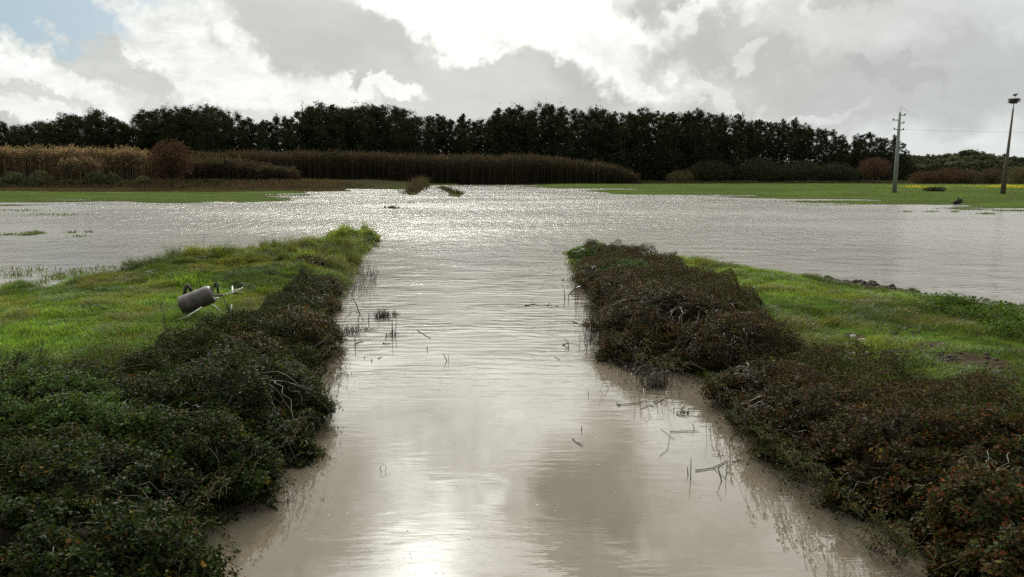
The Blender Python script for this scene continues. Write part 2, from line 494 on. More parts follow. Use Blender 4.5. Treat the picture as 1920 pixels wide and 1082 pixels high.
def mud_amount(x, y):
    m = np.zeros(np.shape(x))
    for (u, v) in ((1562, 531), (1580, 532), (1600, 533), (1620, 538), (1640, 543), (1658, 549), (1675, 556), (1690, 561), (1702, 565)):
        cx, cy, _ = G(u, v, .12); m = np.maximum(m, 1.6 * np.exp(-((x - cx) ** 2 + (y - cy) ** 2) / .22))
    qq = (fbm(x, y, .9, 4, 33) - .5) * 1.3
    for (u, v, r) in ((1800, 692, .75), (1850, 705, .6), (1735, 668, .6), (1680, 655, .5), (1600, 645, .3), (1690, 615, .5),
                      (1640, 545, 1.2), (1690, 560, .8), (1850, 575, 1.2)):
        cx, cy, _ = G(u, v, 0.4)
        m = np.maximum(m, np.exp(-(((x - cx) / r) ** 2 + ((y - cy) / (r * 1.0)) ** 2) * 2.2) + qq * np.exp(-(((x - cx) / r) ** 2 + ((y - cy) / r) ** 2) * .8))
    return np.clip(m * (0.45 + 1.0 * fbm(x, y, .35, 3, 21)), 0, 1)

def axis(a, b, fine, lo, hi, grow, cap):
    out = list(np.arange(a, b + fine, fine)); s = fine; v = out[-1]
    while v < hi: s = min(s * grow, cap); v += s; out.append(v)
    s = fine; v = a
    while v > lo: s = min(s * grow, cap); v -= s; out.insert(0, v)
    return np.array(out)

def build_ground():
    xs = axis(-16, 14, 0.13, -2200, 2200, 1.045, 60)
    ys = axis(3, 34, 0.13, -60, 3200, 1.02, 60)
    X, Y = np.meshgrid(xs, ys)
    Z = height(X.ravel(), Y.ravel())
    V = np.stack([X.ravel(), Y.ravel(), Z], 1)
    nx, ny = len(xs), len(ys)
    i = (np.arange(ny - 1)[:, None] * nx + np.arange(nx - 1)[None]).ravel()
    Q = np.stack([i, i + 1, i + nx + 1, i + nx], 1)
    mud = np.where(Y.ravel() < 60, mud_amount(X.ravel(), Y.ravel()), 0)
    x, y = X.ravel(), Y.ravel()
    dry = sm(y, 126, 134) * sm(-x, 15, 35)                    # dry brown herbs on the far left bank
    forest = sm(y, 222, 240)
    gold = np.zeros(len(x))
    for (u, v, rx, ry) in YELLOW:
        cx, cy, _ = G(u, v, 0.1)
        gold = np.maximum(gold, np.exp(-((x - cx) / rx) ** 2 - ((y - cy) / ry) ** 2))
    col = np.stack([mud, np.clip(dry + forest, 0, 1), gold], 1)
    m = bpy.data.materials.new('ground_soil_and_turf'); m.use_nodes = True
    T = NT(m.node_tree); bs = T.n['Principled BSDF']
    at = T.new('ShaderNodeAttribute'); at.attribute_name = 'Col'
    sp = T.new('ShaderNodeSeparateXYZ'); T.put(sp.inputs[0], at.outputs['Color'])
    ge = T.new('ShaderNodeNewGeometry'); ps = ge.outputs['Position']
    z = T.new('ShaderNodeSeparateXYZ'); T.put(z.inputs[0], ps)
    n1 = T.noise(ps, 0.35, 6, 0.6); n2 = T.noise(ps, 3.0, 6, 0.65); n3 = T.noise(T.vm('MULTIPLY', ps, (0.05, 0.16, 1)), 1.0, 5, 0.6)
    green = T.mixc(T.ss(n2, .35, .65), (0.030, 0.052, 0.010, 1), (0.062, 0.105, 0.018, 1))
    far_g = T.mixc(T.ss(n3, .38, .62), (0.046, 0.062, 0.018, 1), (0.070, 0.104, 0.026, 1))
    far_g = T.mixc(T.ss(n1, .45, .7), far_g, (0.07, 0.085, 0.028, 1))
    far_g = T.mixc(T.ss(n2, .45, .75), far_g, (0.035, 0.06, 0.012, 1))
    c = T.mixc(T.ss(z.outputs[1], 40, 60), green, far_g)
    soil = T.mixc(T.ss(n2, .3, .7), (0.028, 0.021, 0.014, 1), (0.070, 0.054, 0.037, 1))
    c = T.mixc(T.ss(sp.outputs[0], .25, .6), c, soil)
    brown = T.mixc(T.ss(n1, .35, .65), (0.022, 0.024, 0.012, 1), (0.042, 0.036, 0.020, 1))
    c = T.mixc(sp.outputs[1], c, brown)
    c = T.mixc(T.m('MULTIPLY', T.m('MULTIPLY', sp.outputs[2], .6), T.ss(n2, .35, .6)), c, (0.42, 0.34, 0.02, 1))
    edge = T.ss(T.m('ADD', z.outputs[2], T.m('MULTIPLY', T.m('SUBTRACT', n2, .5), .08)), 0.01, 0.07, 1.0, 0.0)
    c = T.mixc(T.m('MULTIPLY', edge, 0.8), c, (0.045, 0.037, 0.024, 1))
    T.put(bs.inputs['Base Color'], c)
    bs.inputs['Roughness'].default_value = 0.9; bs.inputs['Specular IOR Level'].default_value = 0.0
    bp = T.new('ShaderNodeBump'); bp.inputs['Strength'].default_value = 0.9; bp.inputs['Distance'].default_value = 0.06
    T.put(bp.inputs['Height'], T.noise(ps, 7.0, 6, 0.7)); T.l.new(bp.outputs[0], bs.inputs['Normal'])
    o = mesh_np('ground', V, Q, m, col, True)
    return tag(o, kind='structure')
YELLOW = [(1715, 352, 5, 7), (1880, 351, 8, 7), (1915, 353, 6, 5)]
build_ground()

def build_water():
    m = bpy.data.materials.new('muddy_flood_water'); m.use_nodes = True
    T = NT(m.node_tree); bs = T.n['Principled BSDF']
    ge = T.new('ShaderNodeNewGeometry'); ps = ge.outputs['Position']
    sp = T.new('ShaderNodeSeparateXYZ'); T.put(sp.inputs[0], ps)
    x, y = sp.outputs[0], sp.outputs[1]
    n1 = T.noise(ps, 0.3, 4, 0.6)
    c = T.mixc(T.ss(n1, .35, .65), (0.112, 0.092, 0.066, 1), (0.134, 0.112, 0.082, 1))
    T.put(bs.inputs['Base Color'], c)
    bs.inputs['IOR'].default_value = 1.333
    # wind: the road between the banks is sheltered, the open flood beyond is choppy
    wind = T.ss(y, 14, 46)
    gust = T.noise(T.vm('MULTIPLY', ps, (0.05, 0.09, 1)), 1.0, 4, 0.6)
    T.put(bs.inputs['Roughness'], T.mix(wind, 0.02, T.mix(T.ss(gust, .35, .65), 0.11, 0.19)))
    rip = T.noise(T.vm('MULTIPLY', ps, (1.5, 7.5, 1)), 1.0, 3, 0.5, 0.4)
    rip2 = T.noise(T.vm('MULTIPLY', ps, (4.0, 13.0, 1)), 1.0, 3, 0.5)
    calm = T.noise(T.vm('MULTIPLY', ps, (0.35, 0.6, 1)), 1.0, 3, 0.5)
    chop = T.noise(T.vm('MULTIPLY', ps, (3.0, 6.0, 1)), 1.0, 4, 0.6, 0.5)
    patch = T.ss(calm, .42, .6, 0.15, 1.0)
    h = T.m('MULTIPLY', T.m('MULTIPLY', rip, T.mix(T.ss(y, 8, 18), 0.0035, 0.016)), patch)
    h = T.m('ADD', h, T.m('MULTIPLY', T.m('MULTIPLY', rip2, T.mix(T.ss(y, 8, 18), 0.0012, 0.005)), patch))
    h = T.m('ADD', h, T.m('MULTIPLY', T.m('MULTIPLY', chop, 0.038), wind))
    # long regular wavelets running up the drowned road
    wv = T.new('ShaderNodeTexWave'); wv.bands_direction = 'Y'; wv.wave_profile = 'SIN'
    T.put(wv.inputs['Vector'], T.vm('MULTIPLY', ps, (.55, 1, 1))); wv.inputs['Scale'].default_value = 1.0; wv.inputs['Distortion'].default_value = 9.0; wv.inputs['Detail'].default_value = 3; wv.inputs['Detail Scale'].default_value = 1.1; wv.inputs['Detail Roughness'].default_value = .6
    h = T.m('ADD', h, T.m('MULTIPLY', wv.outputs['Fac'], T.m('MULTIPLY', T.m('MULTIPLY', T.ss(y, 9, 16, 0, .0065), T.ss(y, 22, 34, 1, .3)), T.ss(calm, .40, .62, .25, 1.0))))
    sea = T.noise(T.vm('MULTIPLY', ps, (1.5, 0.75, 1)), 1.0, 5, 0.62, 0.6)
    h = T.m('ADD', h, T.m('MULTIPLY', T.m('MULTIPLY', sea, 0.18), T.ss(y, 22, 55)))
    sea2 = T.noise(T.vm('MULTIPLY', ps, (0.8, 0.24, 1)), 1.0, 4, 0.65, 0.6)
    h = T.m('ADD', h, T.m('MULTIPLY', T.m('MULTIPLY', sea2, 0.4), T.ss(y, 45, 110)))
    bp = T.new('ShaderNodeBump'); bp.inputs['Strength'].default_value = 1.0; bp.inputs['Distance'].default_value = 1.0
    T.put(bp.inputs['Height'], h); T.l.new(bp.outputs[0], bs.inputs['Normal'])
    V = [(-2200, -60, 0), (2200, -60, 0), (2200, 1200, 0), (-2200, 1200, 0)]
    o = mesh_np('water', np.array(V), np.array([[0, 1, 2, 3]]), m)
    return tag(o, kind='structure')
build_water()

def visible(P, margin=0.12, behind=1.5):
    """points inside a generous cone round the photo's view (a step to the side still sees them)"""
    t = radians(PITCH)
    d = P[:, 1] * cos(t) - (P[:, 2] - CAM_H) * sin(t)
    return (P[:, 1] > behind) & (np.abs(P[:, 0]) < (0.7385 + margin) * np.maximum(d, 0) + 1.2) & (P[:, 1] * 0.75 + 1 > CAM_H - P[:, 2] - 0.4)

# ------------------------------------------------------------------ grass on the two banks
def build_grass(name, poly, box_, dens, label, seed):
    x0, x1, y0, y1 = box_
    n = int((x1 - x0) * (y1 - y0) * dens)
    x = RNG.uniform(x0, x1, n); y = y0 + (y1 - y0) * RNG.random(n) ** 1.15
    z = height(x, y)
    s = sdf(x, y, poly)
    cl = fbm(x, y, 0.55, 4, seed); big = fbm(x, y, 3.0, 3, seed + 1)
    mud = mud_amount(x, y)
    P = np.stack([x, y, z - 0.01], 1)
    k = (z > -0.09) & (RNG.random(n) < (0.28 + 1.6 * sm(cl, .25, .75)) * (1 - 0.95 * sm(mud, .3, .75))) & visible(P)
    k &= (z > 0.015) | (RNG.random(n) < 0.18)
    P = P[k]; cl = cl[k]; big = big[k]; n = len(P)
    lod = np.clip(P[:, 1] / 13, 0.8, 2.2)
    h = RNG.uniform(.05, .115, n) * (0.35 + 2.6 * np.maximum(cl - .15, 0) ** 1.3 + 1.2 * sm(fbm(x[k], y[k], .9, 3, seed + 15), .55, .75)) * (0.9 + .25 * lod)
    w = 0.008 * lod * RNG.uniform(.7, 1.4, n)
    az = 2 * pi * fbm(P[:, 0], P[:, 1], 1.5, 2, seed + 5) * 2 + RNG.normal(0, .8, n)
    col = pick([(.092, .152, .027), (.068, .122, .023), (.125, .172, .036), (.15, .13, .05), (.048, .088, .02)], [5, 4, 2.5, .7, 2.0], n, .22)
    col *= (0.50 + 0.68 * sm(big, .35, .65) * (.6 + .8 * sm(fbm(P[:, 0], P[:, 1], .7, 3, seed + 23), .35, .65)))[:, None]
    dry = sm(fbm(P[:, 0], P[:, 1], 1.1, 3, seed + 9), .52, .68)
    spit = sm(P[:, 1], 20, 27) * (name == 'bank_grass_left')
    h = h * (1 + 2.2 * spit * sm(fbm(P[:, 0], P[:, 1], .8, 2, 3), .4, .6)); dry = np.maximum(dry, spit * .5)
    if name == 'bank_grass_right': dry = np.maximum(dry, 0.2)
    col = col * (1 - dry[:, None] * .5) + dry[:, None] * .5 * np.array([.15, .125, .04])
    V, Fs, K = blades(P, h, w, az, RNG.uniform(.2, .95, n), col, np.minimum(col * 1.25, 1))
    o = mesh_np('grass', V, Fs, M_GRASS, K)
    tag(o, label, None, None, 'stuff'); o['category'] = 'grass'
    return o
build_grass('bank_grass_left', LEFT, (-19, -1.8, 4.5, 41), 1500, 'bright green grass covering the left bank between the brambles and the flood', 31)
build_grass('bank_grass_right', RIGHT, (2.0, 17, 4.5, 33), 1500, 'short green grass with bare muddy patches covering the right bank', 57)

def build_tufts():
    """coarser tufts along the far fields"""
    n = 150000
    y = 40 + 130 * RNG.random(n) ** 1.5; x = RNG.uniform(-1, 1, n) * (y * .82 + 4)
    P = np.stack([x, y, height(x, y)], 1)
    c = fbm(x, y, 4, 4, 77)
    k = (P[:, 2] > -0.03) & (RNG.random(n) < sm(c, .30, .62)) & ((y < 130) | (x > -20))
    P = P[k]; c = c[k]; n = len(P); y = P[:, 1]
    lod = y / 60
    col = pick([(.075, .118, .024), (.055, .09, .02), (.10, .12, .035), (.10, .085, .035)], [5, 4, 2, .8], n, .25)
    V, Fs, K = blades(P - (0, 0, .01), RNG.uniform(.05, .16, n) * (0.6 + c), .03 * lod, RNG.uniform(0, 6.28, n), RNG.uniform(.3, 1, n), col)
    o = mesh_np('field_grass', V, Fs, M_GRASS, K); tag(o, 'low green grass over the half flooded fields beyond the open water', 'grass', None, 'stuff')
build_tufts()

def build_mat():
    """thin grass and reed tips poking out of the shallow flood off the shores"""
    A = Acc()
    spots = []
    for (u, v, ru, rv, n) in ((30, 516, 40, 5, 60), (60, 505, 60, 5, 60), (110, 520, 40, 8, 130), (150, 512, 40, 8, 120), (200, 505, 30, 6, 60), (30, 540, 40, 6, 160), (20, 440, 20, 2, 60), (60, 437, 24, 2, 90),
                              (135, 436, 12, 2, 40), (168, 435, 8, 1.5, 30), (150, 443, 20, 2, 30), (40, 395, 60, 2, 120), (110, 403, 60, 2, 100), (340, 492, 40, 5, 100), (420, 488, 60, 4, 140), (545, 480, 14, 10, 80),
                              (1500, 378, 60, 1.5, 80), (1610, 383, 40, 1.5, 110), (1700, 397, 16, 1.2, 40), (1745, 397, 14, 1.2, 50), (1790, 397, 10, 1.2, 30),
                              (1850, 401, 22, 1.5, 80), (1560, 384, 40, 1.2, 50), (1340, 376, 40, 1, 60), (735, 389, 10, 2, 30), (770, 380, 8, 2, 20),
                              (1460, 524, 40, 5, 120), (1520, 530, 30, 4, 90), (1270, 492, 30, 6, 120), (1240, 488, 20, 6, 60)):
        for i in range(int(n * 1.8)):
            a = random.gauss(0, .5); b = random.gauss(0, .5)
            spots.append(G(u + a * ru, v + b * rv))
    P = np.array(spots); n = len(P); d = P[:, 1]
    col = pick([(.06, .10, .02), (.09, .13, .03), (.07, .055, .03)], [4, 3, 2], n, .3)
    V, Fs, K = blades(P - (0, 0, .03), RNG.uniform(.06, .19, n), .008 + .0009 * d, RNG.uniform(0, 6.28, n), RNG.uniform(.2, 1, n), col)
    A.add(V, Fs, K)
    o = A.build('shallow_grass', M_GRASS); tag(o, 'thin grass tips poking out of the shallow flood water along the shores', 'grass', None, 'stuff')
build_mat()

# ------------------------------------------------------------------ bramble bushes
PAL = {
    'dark':  ([(.014, .023, .008), (.024, .038, .011), (.040, .060, .016), (.045, .038, .015), (.09, .04, .014), (.15, .11, .02)], [5, 6, 3, 1.3, .4, .3]),
    'green': ([(.035, .070, .015), (.060, .110, .022), (.085, .14, .03), (.03, .05, .015), (.14, .12, .03)], [5, 5, 2.5, 3, .3]),
    'brown': ([(.034, .024, .013), (.052, .034, .018), (.078, .047, .022), (.026, .024, .012), (.034, .042, .015), (.13, .045, .016), (.17, .13, .03)], [6, 5, 2.6, 5, 4, .5, .3]),
    'mix':   ([(.024, .030, .011), (.036, .046, .014), (.056, .034, .016), (.08, .045, .02), (.14, .042, .014), (.15, .13, .03)], [5, 4, 4, 3, .7, .4]),
}
def canopy(rx, ry, h, seed, dirs):
    """radius factor of a lumpy mound in direction dirs (unit, z up)"""
    a = np.arctan2(dirs[:, 1], dirs[:, 0]); e = dirs[:, 2]
    c1, s1 = np.cos(a), np.sin(a)
    n1 = fbm(c1 * 1.6 + e + 7, s1 * 1.6 - e + seed, 1.0, 2, seed); n2 = fbm(c1 * 5 + e * 3, s1 * 5 - e * 4, 1.0, 3, seed + 4)
    return 0.40 + 0.85 * n1 + 0.58 * n2

def bush(label, u, v, zc, rx, ry, h, pal, n_leaf, leaf, seed, group, canes=52, base=None, dist_scale=1.0):
    cx, cy, _ = G(u, v, zc)
    gz = float(height(np.array([cx]), np.array([cy]))[0]); gz = max(gz, 0.0) - 0.05
    rx *= 1.06; ry *= 1.06; h *= .76
    root = empty('bramble_bush', (cx, cy, gz))
    tag(root, label, 'bush', group)
    # leaves in a shell round the mound
    d = RNG.normal(size=(n_leaf, 3)); d[:, 2] = np.abs(d[:, 2]) * .9 - .12
    d /= np.linalg.norm(d, axis=1)[:, None]
    f = canopy(rx, ry, h, seed, d)
    dep = 1 - np.abs(RNG.normal(0, .10, n_leaf)); dep = np.where(RNG.random(n_leaf) < .10, dep + RNG.uniform(0, .13, n_leaf), dep)
    lump = fbm(d[:, 0] * 3 + 5, d[:, 1] * 3 + d[:, 2] * 3, .62, 3, seed + 3)
    keep = RNG.random(n_leaf) < .06 + 1.6 * sm(lump, .36, .60)
    dep = dep + .10 * (sm(lump, .4, .7) - .4)
    P = d * (f * dep)[:, None] * np.array([rx, ry, h]); P = P[keep]; dk = d[keep]; lump = lump[keep]
    P[:, 2] += .03
    Nn = dk * .6 + np.array([0, 0, .8]) + RNG.normal(0, .55, P.shape)
    m = len(P)
    c, w = PAL[pal]
    col = pick(c, w, m, .3)
    # three leaflets on a stalk
    Ps, Ns, Cs, Ss = [], [], [], []
    sz = leaf * RNG.uniform(.45, 1.5, m)
    for k in range(3):
        o_ = RNG.normal(0, 1, (m, 3)); o_ /= np.linalg.norm(o_, axis=1)[:, None]
        Ps.append(P + o_ * sz[:, None] * .75); Ns.append(Nn + RNG.normal(0, .3, P.shape)); Cs.append(col); Ss.append(sz)
    V, Fs, K = leaves(np.concatenate(Ps), np.concatenate(Ns), np.concatenate(Ss), .62, np.concatenate(Cs))
    # long shoots that break the outline
    rnd = random.Random(seed * 7)
    A2 = Acc(); LP, LN = [], []
    for i in range(int(62 * (rx + ry) * .5 * dist_scale)):
        a = rnd.uniform(0, 2 * pi); e = rnd.uniform(.05, 1.25)
        dd = np.array([[cos(a) * cos(e), sin(a) * cos(e), sin(e)]]); R = float(canopy(rx, ry, h, seed, dd)[0])
        p0 = dd[0] * R * .85 * np.array([rx, ry, h]); ln = rnd.uniform(.14, .42)
        out = dd[0] * np.array([1, 1, .8]); out = out / np.linalg.norm(out)
        t = np.linspace(0, 1, 7)[:, None]
        pts = p0 + out * ln * t + np.array([rnd.gauss(0, .12), rnd.gauss(0, .12), rnd.uniform(-.30, .02)]) * t * t
        pts[:, 2] = np.maximum(pts[:, 2], .01 - gz)
        tube(A2, pts, [.004, .003, .0012], (.05, .034, .022), 4, False)
        for q in pts[1:]:
            for _ in range(rnd.choice([1, 2, 3, 3])):
                LP.append(q + np.array([rnd.gauss(0, .02) for _ in range(3)])); LN.append((rnd.gauss(0, .5), rnd.gauss(0, .5), 1))
    LP = np.array(LP); A2.add(V, Fs, K)
    A2.add(*leaves(LP, np.array(LN), leaf * RNG.uniform(.6, 1.2, len(LP)), .6, pick(c, w, len(LP), .3)))
    V = np.concatenate(A2.V); Fs = [np.concatenate(f) for f in A2.F.values()]; K = np.concatenate(A2.c)
    V[:, 2] = np.maximum(V[:, 2], -gz + .004)
    mesh_np('foliage', V, Fs, M_LEAF, K, parent=root)
    # arching canes
    A = Acc(); rnd = random.Random(seed)
    for i in range(canes):
        a = rnd.uniform(0, 2 * pi); r0 = rnd.uniform(.1, .6)
        p0 = np.array([cos(a) * rx * r0, sin(a) * ry * r0, h * rnd.uniform(.3, .85)])
        a2 = a + rnd.gauss(0, .6); r1 = rnd.uniform(.85, 1.22)
        p2 = np.array([cos(a2) * rx * r1, sin(a2) * ry * r1, max(.02 - gz, h * rnd.uniform(-.05, .5))])
        p1 = (p0 + p2) / 2 + np.array([0, 0, h * rnd.uniform(.35, .85)])
        t = np.linspace(0, 1, 9)[:, None]
        pts = (1 - t) ** 2 * p0 + 2 * t * (1 - t) * p1 + t * t * p2
        pts[1:-1] += np.array([[rnd.gauss(0, .02) for _ in range(3)] for _ in range(7)])
        c_ = rnd.choice([(.13, .10, .075), (.085, .06, .045), (.06, .028, .02), (.20, .17, .13), (.05, .04, .03)])
        tube(A, pts, [.0055, .0045, .002], c_, 4, False)
    # inner twigs
    for i in range(int(canes * 2.5)):
        a = rnd.uniform(0, 2 * pi); r0 = rnd.uniform(0, .75)
        p0 = np.array([cos(a) * rx * r0, sin(a) * ry * r0, 0]); q = p0 * rnd.uniform(1, 1.35) + np.array([rnd.gauss(0, .12), rnd.gauss(0, .12), h * rnd.uniform(.5, .98) * sqrt(max(.05, 1 - r0 * r0))])
        tube(A, [p0, (p0 + q) / 2 + np.array([rnd.gauss(0, .06), rnd.gauss(0, .06), .05]), q], [.008, .005, .002], (.045, .032, .024), 4, False)
    A.build('stem', M_STICK, root)
    if rx < .75: return root
    # added solid core that blocks light; its dark colour stands for inner shade
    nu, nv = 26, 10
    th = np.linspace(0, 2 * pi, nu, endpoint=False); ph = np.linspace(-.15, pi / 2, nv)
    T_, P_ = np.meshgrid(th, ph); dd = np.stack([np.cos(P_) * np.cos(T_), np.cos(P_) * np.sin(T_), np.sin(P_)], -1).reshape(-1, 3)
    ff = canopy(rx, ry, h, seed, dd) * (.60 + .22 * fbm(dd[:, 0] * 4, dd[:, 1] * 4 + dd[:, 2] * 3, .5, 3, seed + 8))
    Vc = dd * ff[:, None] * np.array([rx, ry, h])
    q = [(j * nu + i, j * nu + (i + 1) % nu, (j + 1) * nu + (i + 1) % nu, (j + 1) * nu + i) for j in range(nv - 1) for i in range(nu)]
    mesh_np('shade_core', Vc, np.array(q), M_CORE, np.tile([[.016, .013, .009]], (len(Vc), 1)), True, root)
    return root

GL, GR = 'bramble bushes along the left bank', 'bramble bushes along the right bank'
BUSHES = [
    ('green brown bramble at the top of the left row, beside the grassy spit', 575, 560, .4, .62, .8, .55, 'mix', 6000, .035, 1, GL),
    ('brownish bramble leaning over the flood just behind the largest dark bush', 540, 612, .55, .85, .95, .85, 'mix', 14000, .034, 2, GL),
    ('low bramble between the bright grass and the tipped drum', 430, 655, .5, .85, .7, .5, 'mix', 12000, .034, 3, GL),
    ('large dark glossy bramble bulging over the flood on the left bank', 445, 725, .6, 1.15, 1.0, 1.05, 'dark', 26000, .036, 4, GL),
    ('dark bramble low over the water edge below the largest bush', 485, 795, .4, .58, .5, .62, 'dark', 10000, .037, 5, GL),
    ('dark bramble with a patch of brown stems left of the largest bush', 275, 765, .55, .9, .8, .72, 'dark', 16000, .037, 6, GL),
    ('bright green leafy bush at the left edge below the open grass', 40, 800, .5, 1.1, .9, .72, 'green', 22000, .034, 7, GL),
    ('green bush beside the bright grass at mid left', 165, 830, .5, .85, .6, .66, 'green', 13000, .035, 8, GL),
    ('shadowy dark bramble with a deep hollow above the reflected twigs', 335, 840, .5, .85, .70, .82, 'dark', 20000, .038, 9, GL),
    ('dark green bramble filling the left foreground', 150, 930, .5, .95, .75, .78, 'dark', 20000, .040, 10, GL),
    ('nearest dark bramble in the bottom left corner of the view', 60, 1050, .45, .95, .62, .75, 'dark', 18000, .042, 11, GL),
    ('foreground bramble whose leafy shoots reach over the bright water', 245, 1040, .30, .45, .5, .50, 'dark', 9000, .042, 12, GL),
    ('brownish clump on the middle of the far left spit', 620, 482, .25, .55, .7, .50, 'mix', 4500, .038, 41, GL),
    ('dark clump by the small water notch of the left bank', 585, 505, .25, .50, .6, .46, 'mix', 4000, .036, 42, GL),
    ('olive clump at the very end of the left spit', 672, 452, .22, .70, .9, .42, 'green', 4500, .042, 43, GL),
    ('scraggly bush between the notch and the first bramble of the left row', 600, 535, .3, .62, .8, .50, 'mix', 6500, .034, 44, GL),
    ('rounded green bush at the far tip of the right bank', 1118, 478, .35, .95, .8, .50, 'green', 8000, .045, 21, GR),
    ('small brown bramble on the flood side just before the far tip', 1135, 508, .40, .85, 1.4, .58, 'mix', 9000, .042, 22, GR),
    ('olive bush behind the big russet mound on the right bank', 1185, 510, .45, .9, 1.0, .62, 'green', 9000, .042, 23, GR),
    ('russet bramble leaning to the water beside the reed stubble', 1175, 545, .5, .80, 1.3, .75, 'brown', 12000, .038, 24, GR),
    ('big russet brown bramble mound in the middle of the right bank', 1280, 590, .6, 1.35, 1.25, 1.00, 'brown', 30000, .035, 25, GR),
    ('dark hollowed bramble on the right shoulder of the big russet mound', 1370, 635, .55, .85, .75, .78, 'brown', 14000, .035, 26, GR),
    ('bramble with white tipped twigs under the big russet mound', 1225, 640, .35, .80, .6, .62, 'mix', 12000, .035, 27, GR),
    ('russet bramble starting the near row after the small inlet', 1450, 712, .42, .72, .62, .60, 'brown', 14000, .036, 28, GR),
    ('russet bramble with bare pale canes in the near right row', 1560, 760, .5, .95, .75, .66, 'brown', 18000, .037, 29, GR),
    ('leafy bramble hanging low over its own reflection on the right', 1570, 810, .35, .72, .45, .50, 'mix', 14000, .038, 30, GR),
    ('russet bramble crossed by many pale canes at the right edge', 1740, 830, .5, .95, .7, .66, 'brown', 18000, .039, 31, GR),
    ('rightmost russet bramble against the muddy grass', 1880, 860, .52, .80, .7, .62, 'mix', 13000, .040, 32, GR),
    ('dark leafy bramble in the right foreground above the water', 1735, 900, .35, .74, .45, .55, 'mix', 14000, .041, 33, GR),
    ('near bramble with large pale glinting leaves at the right edge', 1880, 960, .4, .68, .46, .62, 'mix', 13000, .043, 34, GR),
    ('nearest bramble in the bottom right corner of the view', 1925, 1050, .35, .55, .42, .60, 'mix', 11000, .045, 35, GR),
]
for b in BUSHES: bush(*b)

LSTRIP = Gl([(-60, 800), (150, 765), (300, 720), (460, 640), (560, 545), (620, 560), (625, 640), (605, 730), (560, 830), (450, 870), (310, 950), (330, 1050), (330, 1120), (-200, 1120)])
RSTRIP = Gl([(1085, 478), (1200, 500), (1330, 560), (1430, 620), (1470, 690), (1600, 735), (1760, 790), (1930, 850), (2100, 900), (2100, 1150), (1800, 1110), (1725, 1010), (1630, 945),
             (1540, 880), (1460, 825), (1400, 770), (1360, 715), (1300, 700), (1200, 670), (1150, 640), (1118, 580), (1085, 520)])
def carpet(strip, pal, label, n, seed):
    # loose low bramble growth between the bushes
    st = np.array(strip)
    x = RNG.uniform(st[:, 0].min(), st[:, 0].max(), n); y = RNG.uniform(st[:, 1].min(), st[:, 1].max(), n)
    s_ = sdf(x, y, strip) + .5 * (fbm(x, y, .6, 3, seed + 2) - .5)
    k = (s_ > 0) ; x, y, s_ = x[k], y[k], s_[k]
    top = (.16 + .95 * np.maximum(fbm(x, y, .8, 4, seed) - .25, 0)) * sm(s_, -.05, .35)
    z = np.maximum(height(x, y), 0) + top * (1 - np.abs(RNG.normal(0, .28, len(x))))
    P = np.stack([x, y, np.maximum(z, .01)], 1); k = visible(P) & (RNG.random(len(x)) < .2 + 1.6 * sm(fbm(x, y, .22, 3, seed + 6), .3, .6)); P = P[k]
    m = len(P); c, w = PAL[pal]
    A = Acc()
    sz = RNG.uniform(.024, .044, m)
    A.add(*leaves(P, RNG.normal(0, .6, (m, 3)) + (0, -.1, .9), sz, .62, pick(c, w, m, .3)))
    rnd = random.Random(seed)
    for i in range(900):
        q = P[rnd.randrange(m)]; a = rnd.uniform(0, 6.28); l = rnd.uniform(.15, .55)
        e = q + np.array([cos(a) * l, sin(a) * l, rnd.uniform(-.1, .25)]); md = (q + e) / 2 + np.array([0, 0, rnd.uniform(.02, .16)])
        t = np.linspace(0, 1, 6)[:, None]
        tube(A, (1 - t) ** 2 * q + 2 * t * (1 - t) * md + t * t * e, [.004, .003, .0015], rnd.choice([(.12, .095, .07), (.07, .05, .035), (.05, .03, .02), (.18, .15, .12)]), 4, False)
    o = A.build('bramble_undergrowth', M_LEAF); tag(o, label, 'undergrowth', None, 'stuff')
carpet(LSTRIP, 'dark', 'loose low bramble growth filling the gaps between the dark bushes on the left bank', 640000, 41)
carpet(RSTRIP, 'brown', 'loose low russet bramble growth filling the gaps between the bushes on the right bank', 480000, 43)

